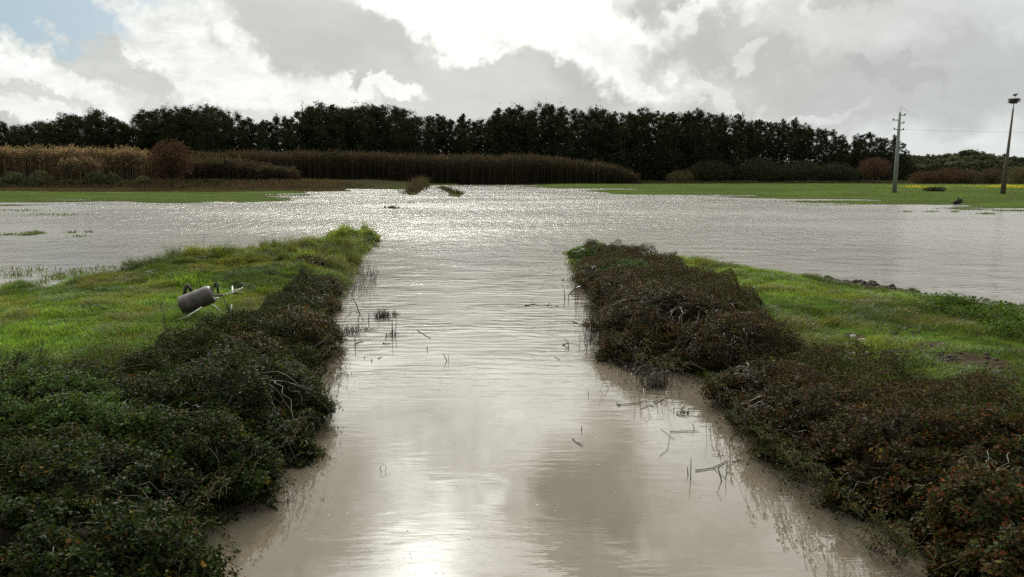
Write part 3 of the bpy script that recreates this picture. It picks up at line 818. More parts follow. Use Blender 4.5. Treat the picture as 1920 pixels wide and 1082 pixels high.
def border_weeds():
    g = np.random.default_rng(91); A = Acc()
    for (path, n, hh) in (([(0, 740), (150, 715), (300, 670), (420, 620), (520, 570), (580, 520), (640, 480)], 1500, .42), ([(560, 560), (600, 530), (650, 490), (680, 465)], 700, .38),
                          ([(1420, 660), (1500, 700), (1620, 740), (1760, 770), (1920, 810)], 700, .24), ([(1090, 480), (1180, 505), (1280, 540), (1400, 600)], 500, .25)):
        pts = np.array([G(u, v, .55) for u, v in path]); t = g.random(n) * (len(pts) - 1); i = t.astype(int); f = (t - i)[:, None]
        P = pts[i] * (1 - f) + pts[i + 1] * f + np.stack([g.normal(0, .35, n), g.normal(0, .45, n), np.zeros(n)], 1)
        cl = fbm(P[:, 0], P[:, 1], .5, 3, 92); P = P[cl > .42]; m = len(P); P[:, 2] = np.maximum(height(P[:, 0], P[:, 1]), 0)
        h = hh * g.uniform(.35, 1.25, m); az = g.uniform(0, 6.28, m); ln = g.uniform(.02, .5, m)
        A.add(*blades(P, h, g.uniform(.005, .009, m), az, ln, pick([(.07, .055, .03), (.05, .06, .025), (.12, .10, .06), (.04, .035, .02)], [2, 3, 1, 2], m, .3)))
        j = g.integers(0, m, m * 9); fr = g.uniform(.2, 1, m * 9)
        LP = P[j] + np.stack([np.cos(az[j]) * h[j] * ln[j] * fr ** 2, np.sin(az[j]) * h[j] * ln[j] * fr ** 2, h[j] * fr * (1 - .35 * ln[j])], 1) + g.normal(0, .018, (m * 9, 3))
        A.add(*leaves(LP, g.normal(0, .8, (m * 9, 3)) + (0, 0, .5), g.uniform(.015, .038, m * 9), .5, pick([(.06, .085, .025), (.045, .06, .02), (.09, .10, .04), (.09, .06, .03)], [4, 4, 2, 1], m * 9, .3)))
    o = A.build('tall_weeds', M_LEAF); tag(o, 'tall thin weeds standing along the border of brambles and grass', 'weeds', None, 'stuff')
border_weeds()

def trailing():
    """leafy shoots that reach out over the water from the brambles"""
    A = Acc(); rnd = random.Random(5)
    starts = [(600, 700, 45, 20), (585, 760, 40, 14), (590, 800, 42, 22), (570, 850, 46, 40), (520, 880, 40, 50), (380, 1000, 60, 40), (370, 1060, 80, 20), (350, 990, 40, 50), (620, 660, 30, 14), (618, 625, 26, 10),
              (1370, 760, -40, 25), (1385, 800, -46, 30), (1430, 860, -44, 34), (1480, 890, -36, 40), (1540, 930, -40, 44), (1600, 980, -50, 34), (1345, 725, -40, 16), (1410, 830, -50, 14), (1680, 1030, -50, 26), (1660, 1000, -30, 40)]
    LP, LC, LS = [], [], []
    for (path, du) in (([(620, 600), (622, 650), (600, 720), (575, 790), (545, 845), (470, 880), (400, 940), (330, 985), (350, 1040), (360, 1080)], 34),
                       ([(1110, 560), (1130, 610), (1160, 655), (1230, 688), (1330, 712), (1365, 760), (1400, 805), (1450, 850), (1520, 900), (1590, 950), (1650, 1000), (1720, 1060)], -34)):
        for _ in range(64):
            i = rnd.randrange(len(path) - 1); f = rnd.random(); u = path[i][0] * (1 - f) + path[i + 1][0] * f; v = path[i][1] * (1 - f) + path[i + 1][1] * f
            sc = (v - 325) / 500; starts.append((u, v, du * sc * rnd.uniform(.5, 1.3), rnd.uniform(5, 34) * sc))
    for (u, v, du, dv) in starts:
        for k in range(4):
            a = G(u + rnd.gauss(0, 14) - du * .5, v + rnd.gauss(0, 14) - 12, .22 + rnd.random() * .3)
            b = G(u + du * rnd.uniform(.2, 1.1), v + dv * rnd.uniform(.0, 1.1), 0); b = (b[0], b[1], rnd.uniform(.01, .08))
            mid = ((a[0] + b[0]) / 2, (a[1] + b[1]) / 2, max(a[2], b[2]) + rnd.uniform(.02, .14))
            t = np.linspace(0, 1, 8)[:, None]
            pts = (1 - t) ** 2 * np.array(a) + 2 * t * (1 - t) * np.array(mid) + t * t * np.array(b)
            tube(A, pts, [.004, .003, .0012], (.05, .035, .022), 4, False)
            for q in pts[1:]:
                for _ in range(rnd.choice([1, 2, 3, 4])):
                    LP.append(q + np.array([rnd.gauss(0, .022), rnd.gauss(0, .022), rnd.gauss(.01, .012)])); LS.append(.042 * rnd.uniform(.5, 1.15))
    LP = np.array(LP); LP[:, 2] = np.maximum(LP[:, 2], .012)
    n = len(LP)
    V, Fs, K = leaves(LP, RNG.normal(0, .5, (n, 3)) + (0, 0, 1), np.array(LS), .6, pick([(.03, .045, .014), (.05, .07, .02), (.09, .05, .02)], [5, 3, 2], n, .3))
    V[:, 2] = np.maximum(V[:, 2], .004)
    A.add(V, Fs, K)
    o = A.build('trailing_shoots', M_LEAF); tag(o, 'thin leafy bramble shoots trailing over the water along both banks', 'shoots', None, 'stuff')
trailing()

def weeds():
    """broad leaved weeds and sparse dark herbs between the brambles and the grass"""
    A = Acc()
    spots = [  # u, v, spread u, spread v, count, leaf, kind
        (1830, 600, 110, 22, 6500, .06, 'lush'), (1900, 640, 60, 26, 3000, .06, 'lush'), (1790, 590, 60, 12, 2400, .055, 'lush'), (1690, 700, 60, 16, 1800, .04, 'lush'),
        (1560, 690, 120, 26, 6000, .03, 'pale'), (1450, 650, 60, 30, 2600, .028, 'pale'), (1660, 740, 120, 18, 4000, .03, 'pale'), (1790, 760, 120, 14, 3000, .03, 'pale'),
        (1900, 720, 60, 40, 2200, .03, 'pale'), (1380, 585, 60, 24, 1500, .03, 'pale'),
        (620, 485, 40, 18, 3500, .045, 'tip'), (580, 510, 60, 22, 3500, .04, 'tip'), (660, 455, 40, 10, 2500, .045, 'tip'), (500, 540, 60, 22, 2600, .035, 'tip'),
        (350, 640, 90, 26, 4000, .03, 'tip'), (200, 680, 120, 20, 3500, .03, 'tip'), (60, 700, 80, 16, 2400, .03, 'tip'), (480, 580, 60, 24, 2600, .033, 'tip')]
    pal = {'lush': [(.042, .075, .014), (.06, .105, .018), (.09, .14, .03)], 'pale': [(.07, .10, .035), (.10, .12, .05), (.05, .06, .025), (.08, .05, .025)],
           'tip': [(.055, .095, .02), (.085, .12, .03), (.07, .05, .025), (.04, .06, .015)]}
    for (u, v, ru, rv, n, lf, kd) in spots:
        uu = RNG.normal(0, .5, n) * ru + u; vv = RNG.normal(0, .5, n) * rv + v
        P = np.array([G(a, b, .45) for a, b in zip(uu, vv)])
        z = height(P[:, 0], P[:, 1]); P[:, 2] = z
        c = fbm(P[:, 0], P[:, 1], .5, 3, 61)
        k = (z > 0.02) & (RNG.random(n) < sm(c, .3, .6)); P = P[k]; c = c[k]
        P[:, 2] += RNG.random(len(P)) * (.06 + .26 * sm(c, .35, .7))
        m = len(P)
        if not m: continue
        V, Fs, K = leaves(P, RNG.normal(0, .6, (m, 3)) + (0, 0, 1), lf * RNG.uniform(.6, 1.4, m), .6, pick(pal[kd], np.ones(len(pal[kd])), m, .3))
        A.add(V, Fs, K)
    o = A.build('weeds', M_LEAF); tag(o, 'low leafy weeds scattered between the brambles and the bank grass', 'weeds', None, 'stuff')
weeds()

# ------------------------------------------------------------------ far woods
def elev_z(v, Y, u=960):
    r = ray(u, v)
    return CAM_H + Y * r[2] / r[1]

def euc(seed, crown0, wid, nclump, per, cs=1.6, height_=25.0, airy=0.0):
    """eucalyptus: tall stem, upward limbs, separate drooping leaf clumps"""
    rnd = random.Random(seed); H = height_
    A = Acc()
    k = 9; t = np.linspace(0, 1, k)
    bend = np.array([[rnd.gauss(0, .35), rnd.gauss(0, .35), 0] for _ in range(k)]).cumsum(0) * .35; bend[0] = 0
    tr = np.stack([np.zeros(k), np.zeros(k), t * H * .96], 1) + bend
    tube(A, tr, [.30, .20, .12, .05], (.060, .050, .040), 5, False)
    at = lambda z: np.array([np.interp(z, tr[:, 2], tr[:, i]) for i in range(3)])
    cl = []
    for i in range(nclump):
        f = crown0 + (1 - crown0) * ((i + rnd.random()) / nclump); z0 = H * f * .93
        a = rnd.uniform(0, 2 * pi); prof = .38 + .72 * sin(pi * (.12 + .80 * ((f - crown0) / (1 - crown0)) ** 1.15))
        r = wid * prof * rnd.uniform(.2, 1.05)
        p0 = at(max(1, z0 - r * .8)); p1 = at(z0) * np.array([1, 1, 0]) + np.array([cos(a) * r, sin(a) * r, z0 + rnd.uniform(-.2, .9)])
        tube(A, [p0, (p0 + p1) / 2 + np.array([0, 0, -.2]), p1], [.09, .05, .02], (.055, .045, .036), 4, False)
        cl.append((p1, cs * rnd.uniform(.6, 1.25)))
        if rnd.random() < .5: cl.append((p0 * .45 + p1 * .55 + np.array([rnd.gauss(0, .5), rnd.gauss(0, .5), rnd.gauss(.3, .4)]), cs * rnd.uniform(.5, .9)))
    cl.append((tr[-1] + np.array([0, 0, -.1]), cs * .6)); cl.append((tr[-1] + np.array([rnd.gauss(0, .5), rnd.gauss(0, .5), -1.2]), cs))
    g = np.random.default_rng(seed)
    LP = np.concatenate([p + g.normal(0, .40, (int(per * 1.7 * s / cs), 3)) * s * np.array([1.05, 1.05, .85]) for p, s in cl])
    n = len(LP)
    L = leaves(LP, g.normal(0, 1, (n, 3)), g.uniform(.26, .64, n), .5, pick([(.024, .031, .013), (.036, .044, .018), (.019, .025, .012), (.038, .034, .016)], [4, 3, 4, 1], n, .25))
    B = Acc(); B.add(*L)
    return A, B

TREE_PROTOS = []
for i in range(11):
    airy = i >= 6
    A, B = euc(100 + i, [.12, .2, .15, .3, .2, .25, .38, .45, .40, .5, .42][i], [5.2, 6.2, 4.2, 5.6, 4.6, 6.6, 3.0, 3.6, 2.6, 3.4, 2.8][i], [40, 46, 36, 40, 38, 44, 26, 24, 26, 20, 22][i], [70, 70, 75, 66, 70, 66, 60, 58, 64, 56, 60][i],
               [1.5, 1.7, 1.4, 1.5, 1.4, 1.7, 1.1, 1.2, 1.05, 1.15, 1.05][i])
    ta = A.build('trunk', M_WOOD, link=False).data; cb = B.build('crown', M_TREE, link=False).data
    TREE_PROTOS.append((ta, cb))
for o in list(bpy.data.objects):
    if o.users == 0: bpy.data.objects.remove(o)

def tree(name, x, y, z, H, kind, label, cat, group, wide=1.0):
    e = empty(name, (x, y, z), RNG.uniform(0, 6.28)); tag(e, label, cat, group)
    s = H / 25.0; e.scale = (s * wide, s * wide, s)
    for nm, me in (('trunk', TREE_PROTOS[kind][0]), ('crown', TREE_PROTOS[kind][1])):
        o = bpy.data.objects.new(nm, me); C.objects.link(o); o.parent = e
    return e

SKY = [(-80, 215), (0, 222), (30, 232), (60, 222), (100, 216), (135, 205), (160, 212), (180, 202), (205, 215), (240, 222), (258, 212), (270, 196), (320, 193), (345, 203), (365, 196), (405, 193), (435, 202), (450, 220), (480, 222),
       (515, 211), (545, 218), (562, 197), (580, 187), (650, 190), (700, 189), (745, 193), (775, 206), (805, 205), (840, 213), (862, 210), (885, 214), (908, 228), (922, 206), (945, 194), (1005, 195), (1030, 191), (1060, 193),
       (1100, 190), (1140, 197), (1180, 202), (1210, 200), (1240, 206), (1300, 202), (1335, 210), (1365, 208), (1410, 211), (1450, 220), (1490, 219), (1530, 228), (1560, 236), (1580, 246), (1600, 252), (1630, 244), (1650, 248), (1675, 250), (1696, 262), (1716, 285)]
su = np.array([p[0] for p in SKY]); sv = np.array([p[1] for p in SKY])
BLOCKS = [(-200, 250, 'dark eucalyptus in the uneven lower wood at the far left of the treeline', 'trees of the lower left wood'),
          (250, 452, 'rounded eucalyptus in the tall clump above the orange willow', 'trees of the clump above the willow'),
          (452, 552, 'pointed young eucalyptus in the dip of the skyline left of centre', 'trees in the left dip of the skyline'),
          (552, 790, 'tall dense eucalyptus in the highest block left of the centre gap', 'trees of the tall block left of the gap'),
          (790, 915, 'loose eucalyptus in the low gap of the skyline near the centre', 'trees in the centre gap of the skyline'),
          (915, 1230, 'tall eucalyptus in the long block right of the centre gap', 'trees of the long block right of the gap'),
          (1230, 1480, 'narrow eucalyptus where the treeline starts to slope down to the right', 'trees of the sloping treeline'),
          (1480, 1600, 'thin eucalyptus with sky showing between the trunks on the downslope', 'thin trees of the downslope'),
          (1600, 1760, 'last thin eucalyptus at the right end of the wood near the power pole', 'trees at the right end of the wood')]
def plant_wood():
    rnd = random.Random(3)
    # rows get nearer to the camera's side of the wood on the right, as the edge of the wood runs
    for row, (Y0, step, drop) in enumerate(((262, 20, 0), (250, 26, 12), (280, 17, 3))):
        u = -190 + row * 7
        while u < 1716:
            uu = u + rnd.uniform(-5, 5)
            Y = Y0 + rnd.uniform(-5, 5)
            top = float(np.interp(uu, su, sv)) + (abs(rnd.gauss(0, 5)) if row != 0 else rnd.choice([-4, -1, 2, 6, 12]) + rnd.uniform(-2, 3)) + drop * rnd.uniform(.3, 2.2)
            if uu > 1712 - 10 * row: break
            r = ray(uu, top); x = r[0] / r[1] * Y
            z = float(height(np.array([x]), np.array([Y]))[0])
            H = elev_z(top, Y, uu) - z
            thin = uu > 1380 or 452 < uu < 552 or 800 < uu < 900
            kind = rnd.choice([6, 7, 8, 9, 10]) if thin else rnd.choice([0, 1, 2, 3, 4, 5] if uu < 900 else [0, 2, 3, 4, 6, 8])
            for (a, b, lab, grp) in BLOCKS:
                if a <= uu < b: break
            tree('eucalyptus_tree', x, Y, z - .2, H, kind, lab, 'tree', grp, rnd.uniform(.85, 1.15) * (25.0 / max(H, 14)) ** .3)
            u += step * rnd.uniform(.45, 1.6) * (1.0 if not thin else .72)
plant_wood()

def leaf_mass(name, label, cat, cells, n, size, cols, mat=None, seed=0, flat=1.0):
    """leafy mass: cells are (x, y, z0, rx, ry, top); faces spread through each dome"""
    cells = np.array(cells, float); g = np.random.default_rng(seed)
    wgt = cells[:, 3] * (cells[:, 5] - cells[:, 2]); wgt /= wgt.sum()
    idx = g.choice(len(cells), n, p=wgt); c = cells[idx]
    d = g.normal(size=(n, 3)); d[:, 2] = np.abs(d[:, 2]); d /= np.linalg.norm(d, axis=1)[:, None]
    r = 1 - np.abs(g.normal(0, .22, n)) + g.uniform(0, .1, n)
    P = np.stack([c[:, 0] + d[:, 0] * c[:, 3] * r, c[:, 1] + d[:, 1] * c[:, 4] * r, c[:, 2] + d[:, 2] * (c[:, 5] - c[:, 2]) * r], 1)
    P += (fbm(P[:, 0], P[:, 2] * 2, 2.5, 3, seed)[:, None] - .5) * np.array([2, 0, 1.5]) * flat
    A = Acc(); cm = pick(cols, np.ones(len(cols)), n, .25) * (.75 + .5 * g.random(len(cells))[idx])[:, None]
    A.add(*leaves(P, g.normal(0, 1, (n, 3)), g.uniform(.6, 1.3, n) * size, .6, cm))
    o = A.build(name, mat or M_TREE); tag(o, label, cat, None, 'stuff'); return o

def undergrowth():
    rnd = random.Random(9); cells = []
    for Y, hh in ((240, .46), (254, .70), (272, .82), (290, .88)):
        for u in range(-260, 1760, 14):
            uu = u + rnd.uniform(-6, 6)
            top = float(np.interp(uu, su, sv))
            if uu > 1380: top = top + (uu - 1380) * .02
            r = ray(uu, top); x = r[0] / r[1] * Y
            f = hh * rnd.uniform(.75, 1.12)
            if uu > 1440: f *= .72
            if 800 < uu < 900: f *= .88
            H = (elev_z(top, Y, uu) - 1) * f
            cells.append((x, Y, .8, 3.6, 4, 1 + H))
    leaf_mass('wood_undergrowth', 'dark shrubby undergrowth closing the wood below the eucalyptus crowns', 'undergrowth', cells, 210000, .85,
              [(.015, .019, .009), (.021, .025, .012), (.012, .015, .008), (.022, .018, .011)], seed=2)
    # a closed back row of trunks and bark litter behind everything
undergrowth()

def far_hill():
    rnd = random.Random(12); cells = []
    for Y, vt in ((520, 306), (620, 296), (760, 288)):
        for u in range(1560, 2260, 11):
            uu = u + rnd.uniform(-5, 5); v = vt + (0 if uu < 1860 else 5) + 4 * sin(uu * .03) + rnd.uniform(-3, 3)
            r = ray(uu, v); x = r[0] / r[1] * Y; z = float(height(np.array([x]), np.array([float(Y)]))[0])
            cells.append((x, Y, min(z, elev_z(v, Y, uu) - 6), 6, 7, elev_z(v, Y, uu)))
    leaf_mass('distant_wood', 'wooded hillside in haze-paled colours far beyond the two poles on the right', 'wood', cells, 110000, 2.0, [(.07, .08, .042), (.095, .10, .055), (.085, .075, .048)], seed=6)  # haze is put into the foliage colours, paler and greyer than the near wood
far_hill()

# bushes at the foot of the wood and round the right field
def far_bush(label, u, v_top, v_base, Y, ru, cols, n, group, name='bush', trunk=False, dens_low=.3, size=.42):
    r = ray(u, v_base); x = r[0] / r[1] * Y; z = max(float(height(np.array([x]), np.array([float(Y)]))[0]), 0)
    top = elev_z(v_top, Y, u); w = ru * Y / F
    root = empty(name, (x, Y, z)); tag(root, label, 'bush' if not trunk else 'tree', group)
    g = np.random.default_rng(int(u)); H = top - z
    d = g.normal(size=(n, 3)); d /= np.linalg.norm(d, axis=1)[:, None]
    r_ = g.random(n) ** .4 * (.75 + .5 * fbm(np.arctan2(d[:, 0], d[:, 1]) * 1.5, d[:, 2] * 2, .5, 3, int(u) % 50))
    zc = H * (.62 if trunk else .42); hz = H * (.40 if trunk else .58)
    P = d * r_[:, None] * np.array([w, w * .8, hz]) + (0, 0, zc); P[:, 2] = np.abs(P[:, 2])
    A = Acc(); A.add(*leaves(P, g.normal(0, 1, (n, 3)), g.uniform(.6, 1.3, n) * size, .45, pick(cols, np.ones(len(cols)), n, .28)))
    A.build('foliage', M_REED, root)
    B = Acc(); rnd = random.Random(int(u))
    for i in range(26 if trunk else 12):
        a = rnd.uniform(0, 6.28); q = np.array([cos(a) * w * .8 * rnd.random(), sin(a) * w * .6 * rnd.random(), H * rnd.uniform(.5, .97)])
        b0 = np.array([rnd.gauss(0, .15), rnd.gauss(0, .15), H * (.22 if trunk else 0)])
        tube(B, [b0, (b0 + q) / 2 + np.array([rnd.gauss(0, .3), 0, .3]), q], [.11, .07, .02], (.05, .038, .03), 4, False)
    if trunk: tube(B, [(0, 0, -.1), (.05, 0, H * .12), (0, 0, H * .24)], [.26, .2, .16], (.05, .04, .03), 6, False)
    B.build('trunk' if trunk else 'stem', M_WOOD, root)
    return root
ORANGE = [(.17, .085, .035), (.13, .07, .03), (.20, .11, .045), (.09, .06, .028)]
RUST = [(.075, .040, .024), (.055, .032, .02), (.09, .05, .028), (.04, .028, .018)]
OLIVE = [(.085, .078, .038), (.065, .062, .03), (.11, .09, .045)]
DUSK = [(.07, .052, .034), (.085, .064, .04), (.05, .042, .026)]
far_bush('rusty orange willow with one short trunk at the edge of the left green field', 325, 264, 357, 146, 42, RUST, 5200, None, 'willow_tree', True)
far_bush('brown bush at the foot of the reeds left of the sunken road', 862, 318, 347, 228, 26, DUSK, 2600, None)
far_bush('dark round bush where the flooded road meets the far bank', 815, 312, 348, 226, 28, [(.04, .034, .02), (.05, .04, .024)], 2600, None)
far_bush('pale brown bush of the pair left of centre in front of the reeds', 965, 308, 346, 232, 26, DUSK, 2200, None)
far_bush('broad grey brown bush in front of the reeds just right of centre', 1010, 312, 346, 230, 24, DUSK, 2200, None)
far_bush('brown bush before the right end of the long reed bed', 1070, 310, 346, 230, 26, OLIVE, 2400, None)
far_bush('last brown bush where the long reed bed ends', 1135, 304, 346, 231, 26, OLIVE, 2600, None)
far_bush('low olive bush alone at the foot of the dark wood', 1275, 318, 346, 230, 28, OLIVE, 2200, None)
far_bush('rust tinted round tree left of the power pole', 1637, 296, 346, 225, 30, RUST, 3400, None, 'willow_tree', True)
for (u, vt, ru, cols, lab) in ((1735, 320, 30, RUST, 'russet bush just right of the power pole'), (1775, 314, 32, RUST, 'tall russet bush in the middle of the row between the poles'),
                               (1815, 318, 30, DUSK, 'dark brown bush next to the leaning nest pole'), (1858, 316, 26, DUSK, 'dark bush directly behind the leaning nest pole'), (1912, 312, 30, OLIVE, 'olive bush at the right edge behind the yellow flowers')):
    far_bush(lab, u, vt, 347, 215, ru, cols, 3200, None)
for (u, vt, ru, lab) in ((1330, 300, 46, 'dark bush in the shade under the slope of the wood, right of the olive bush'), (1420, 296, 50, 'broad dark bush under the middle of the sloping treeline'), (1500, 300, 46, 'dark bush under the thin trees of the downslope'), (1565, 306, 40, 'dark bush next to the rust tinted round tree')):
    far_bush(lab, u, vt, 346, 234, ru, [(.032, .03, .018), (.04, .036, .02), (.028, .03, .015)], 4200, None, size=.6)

# ------------------------------------------------------------------ reeds
def reed_bed(label, pts, Y, depth, n, cols, vbase, seed):
    """pts: (u, v_top) outline of the bed seen from the road; stems stand in a real belt of ground"""
    g = np.random.default_rng(seed)
    pu = [p[0] for p in pts]; pv = [p[1] for p in pts]
    u = g.uniform(pu[0], pu[-1], n); Yv = Y + depth * g.random(n)
    r1 = (u - 960) / F; x = r1 * Y / (cos(radians(PITCH)) + .16 * sin(radians(PITCH)))
    x = x + g.normal(0, .3, n)
    t0 = np.array([elev_z(v, Y, 960) for v in pv]); top = np.interp(u, pu, t0)
    z = np.maximum(height(x, Yv), 0)
    top = top + 2.8 * (fbm(x, Yv * 2, 3.5, 4, seed) - .5) + g.normal(0, .5, n)
    h = np.maximum(top - z, .4) * (1 - .22 * (g.random(n) ** 2.5))
    P = np.stack([x, Yv, z], 1)
    col = pick(cols, np.ones(len(cols)), n, .28)
    A = Acc()
    V, Fs, K = blades(P, h, .10 * g.uniform(.6, 1.4, n), g.normal(0.3, 1.0, n), g.uniform(.02, .14, n), col * .8)
    A.add(V, Fs, K)
    # leaves and plumes
    m = n * 5; j = g.integers(0, n, m); f = g.uniform(.35, 1.0, m) ** .7
    LP = P[j] + np.stack([g.normal(0, .2, m), g.normal(0, .2, m), h[j] * f], 1)
    Nn = g.normal(0, 1, (m, 3)) * (1, 1, .3)
    A.add(*leaves(LP, Nn, g.uniform(.3, .8, m), .22, col[j] * g.uniform(.8, 1.25, (m, 1))))
    pl = P + np.stack([g.normal(0, .06, n), g.normal(0, .06, n), h * .93], 1)
    A.add(*leaves(pl, g.normal(0, 1, (n, 3)) * (1, 1, .2), g.uniform(.3, .6, n), .35, np.minimum(col * 1.35, 1)))
    o = A.build('reed_bed', M_REED); tag(o, label, 'reeds', None, 'stuff')
TAN = [(.21, .155, .088), (.165, .118, .066), (.27, .20, .12), (.11, .08, .047)]
BRN = [(.068, .053, .032), (.050, .040, .026), (.092, .070, .041), (.038, .031, .021)]
reed_bed('tall sunlit tan reeds at the left behind the green field', [(-60, 282), (20, 280), (90, 279), (150, 281), (215, 281), (250, 286), (272, 294)], 158, 9, 9000, TAN, 330, 1)
reed_bed('shorter orange reeds bulging in front of the left reed bed', [(112, 306), (135, 298), (160, 297), (185, 306)], 154, 4, 1500, TAN, 330, 2)
reed_bed('brown reeds sloping down behind the willow toward the water', [(290, 292), (345, 300), (400, 298), (440, 302), (480, 310), (520, 315), (545, 322)], 158, 6, 4200, BRN, 335, 3)
reed_bed('long brown reed bed stretching along the foot of the wood', [(350, 288), (420, 285), (500, 284), (620, 284), (720, 287), (800, 291), (900, 292), (1000, 291), (1060, 297), (1090, 300), (1110, 307), (1130, 304), (1150, 311), (1172, 316), (1200, 331)], 222, 12, 17000, BRN, 340, 4)
def brush():
    g = np.random.default_rng(5); n = 42000
    x = g.uniform(-150, -8, n); y = g.uniform(128, 168, n); s = sdf(x, y, FAR)
    k = (s > 0) & (x < -28 - (y - 150) * .5); x, y = x[k], y[k]
    z = height(x, y); P = np.stack([x, y, z], 1); n = len(P)
    h = (.35 + 1.5 * fbm(x, y, 6, 3, 8)) * (.3 * sm(y, 126, 134) + .7 * sm(y, 144, 152)) * g.uniform(.5, 1.1, n) * (0.25 + .75 * sm(-x, 25, 60))
    c = fbm(x, y, 9, 3, 18)
    col = pick([(.075, .055, .03), (.095, .065, .036), (.06, .05, .025), (.085, .085, .04)], [4, 3, 3, 1.5], n, .25)
    V, Fs, K = blades(P, h, .16, g.uniform(0, 6.28, n), g.uniform(.1, .7, n), col)
    A = Acc(); A.add(V, Fs, K)
    o = A.build('dry_brush', M_REED); tag(o, 'low dry brown brush along the water behind the left green field', 'brush', None, 'stuff')
    cells = []
    rnd = random.Random(4)
    for (u, v, ru) in ((25, 322, 26), (75, 320, 22), (180, 322, 24), (210, 326, 18), (270, 330, 18), (30, 336, 50), (130, 336, 40), (220, 338, 40)):
        r = ray(u, v); Y = 152; cells.append((r[0] / r[1] * Y, Y, .8, ru * Y / F, 2, elev_z(v, Y, u)))
    leaf_mass('grey_green_scrub', 'grey green scrub in front of the left reeds', 'scrub', cells, 9000, .4, [(.085, .095, .05), (.065, .075, .035), (.10, .085, .045)], seed=8, flat=.2)
    # thin strip of herbs along the far shore in front of the wood
    n = 26000; x = g.uniform(-60, 190, n); y = g.uniform(222, 240, n); k = sdf(x, y, FAR) > 0; x, y = x[k], y[k]; n = len(x)
    P = np.stack([x, y, height(x, y)], 1)
    col = pick([(.06, .055, .028), (.05, .055, .022), (.08, .06, .035)], [1, 1, 1], n, .25)
    V, Fs, K = blades(P, .3 + 1.5 * fbm(x, y, 8, 3, 8) * g.random(n), .22, g.uniform(0, 6.28, n), g.uniform(.1, .7, n), col)
    o = mesh_np('shore_herbs', V, Fs, M_REED, K); tag(o, 'dull olive herbs along the far shore in front of the wood', 'herbs', None, 'stuff')
brush()

def causeway(label, path, w, h, n, cols, seed):
    g = np.random.default_rng(seed); pts = np.array([G(*p) for p in path]); t = g.random(n) * (len(pts) - 1); i = t.astype(int); f = (t - i)[:, None]
    P = pts[i] * (1 - f) + pts[i + 1] * f + np.stack([g.normal(0, w * .4, n), g.normal(0, w * .6, n), np.zeros(n)], 1)
    c = fbm(P[:, 0], P[:, 1], 3, 3, seed)
    o0 = pts.mean(0); root = empty('verge_bush', (o0[0], o0[1], 0)); tag(root, label, 'bush')
    A = Acc(); P[:, :2] += g.normal(0, w * .8, (n, 2)) * (g.random((n, 1)) < .3)
    V, Fs, K = blades(P - o0 * (1, 1, 0), h * 1.9 * sm(c, .25, .75) * g.uniform(.2, 1.1, n), .12, g.uniform(0, 6.28, n), g.uniform(.1, .8, n), pick(cols, np.ones(len(cols)), n, .25))
    A.add(V, Fs, K); A.build('foliage', M_REED, root)
    B = Acc()
    for k in range(24):
        q = P[k] - o0 * (1, 1, 0); tube(B, [q, q + np.array([.1, 0, h * .6])], [.03, .01], (.05, .04, .03), 4, False)
    B.build('stem', M_WOOD, root)
causeway('dark brown growth on the left verge of the drowned road in the distance', [(772, 362), (784, 354), (796, 347), (804, 345)], 1.3, 1.9, 2600, [(.06, .045, .028), (.05, .05, .022)], 1)
causeway('small tuft at the near end of the left drowned verge', [(768, 364), (776, 360)], .9, .8, 500, [(.08, .09, .03), (.07, .06, .03)], 2)
causeway('low dark tufts on the right verge of the drowned road in the distance', [(826, 351), (838, 357), (850, 362), (860, 365)], 1.0, .55, 900, [(.05, .05, .025), (.06, .05, .03)], 3)
causeway('tiny dark tuft alone on the open water left of the drowned road', [(730, 390), (742, 391)], .5, .22, 90, [(.06, .05, .03)], 4)

# ------------------------------------------------------------------ poles
def pole_pt(u, v, Y):
    r = ray(u, v); t = Y / r[1]
    return np.array([r[0] * t, Y, CAM_H + r[2] * t])

def power_pole():
    b = G(1677, 361, .35); Y = b[1]; top = pole_pt(1687.5, 211, Y); b = np.array(b)
    root = empty('power_pole', tuple(b)); tag(root, 'grey concrete power pole with four short crossarms on the right field', 'power pole')
    T_ = top - b; A = Acc()
    tube(A, [(0, 0, -.5), T_ * .5, T_], [.42, .33, .20], (.20, .215, .20), 4)
    A.build('pole', M_CONC, root)
    ax = T_ / np.linalg.norm(T_); H = np.linalg.norm(T_); px = Y / F
    for (f, du, side) in ((.965, 10, 1), (.905, -11, -1), (.868, 9, 1), (.785, 9, 1), (.79, -8, -1)):
        p = ax * H * f; q = p + np.array([du * px, .1, .06])
        B = Acc(); tube(B, [p, q], .07, (.10, .105, .10), 5); arm = B.build('crossarm', M_CONC, root)
        B = Acc(); tube(B, [q + (0, 0, .25), q + (0, 0, -.12)], [.10, .16, .10, .15, .08], (.05, .045, .045), 8); B.build('insulator', M_METAL, arm)
    B = Acc()
    e = ax * H
    tube(B, [e, e + np.array([.15, 0, .9])], .03, (.15, .15, .15), 4); tube(B, [e + np.array([-.6, 0, .15]), e + np.array([.1, 0, .85]), e + np.array([1.4, 0, .1])], .02, (.15, .15, .15), 4)
    B.build('top_bracket', M_METAL, root)
    # one visible wire leaving to the right
    w = Acc(); p = b + ax * H * .785 + np.array([9 * px, 0, .1]); q = np.array([p[0] + 60, p[1] + 12, p[2] + .6])
    t = np.linspace(0, 1, 16)[:, None]; pts = p * (1 - t) + q * t - np.array([0, 0, 1]) * (4 * t * (1 - t)) * .5
    tube(w, pts, .012, (.3, .3, .3), 4); o = w.build('power_line', M_METAL); tag(o, 'single thin wire running right from the concrete power pole', 'wire')
power_pole()

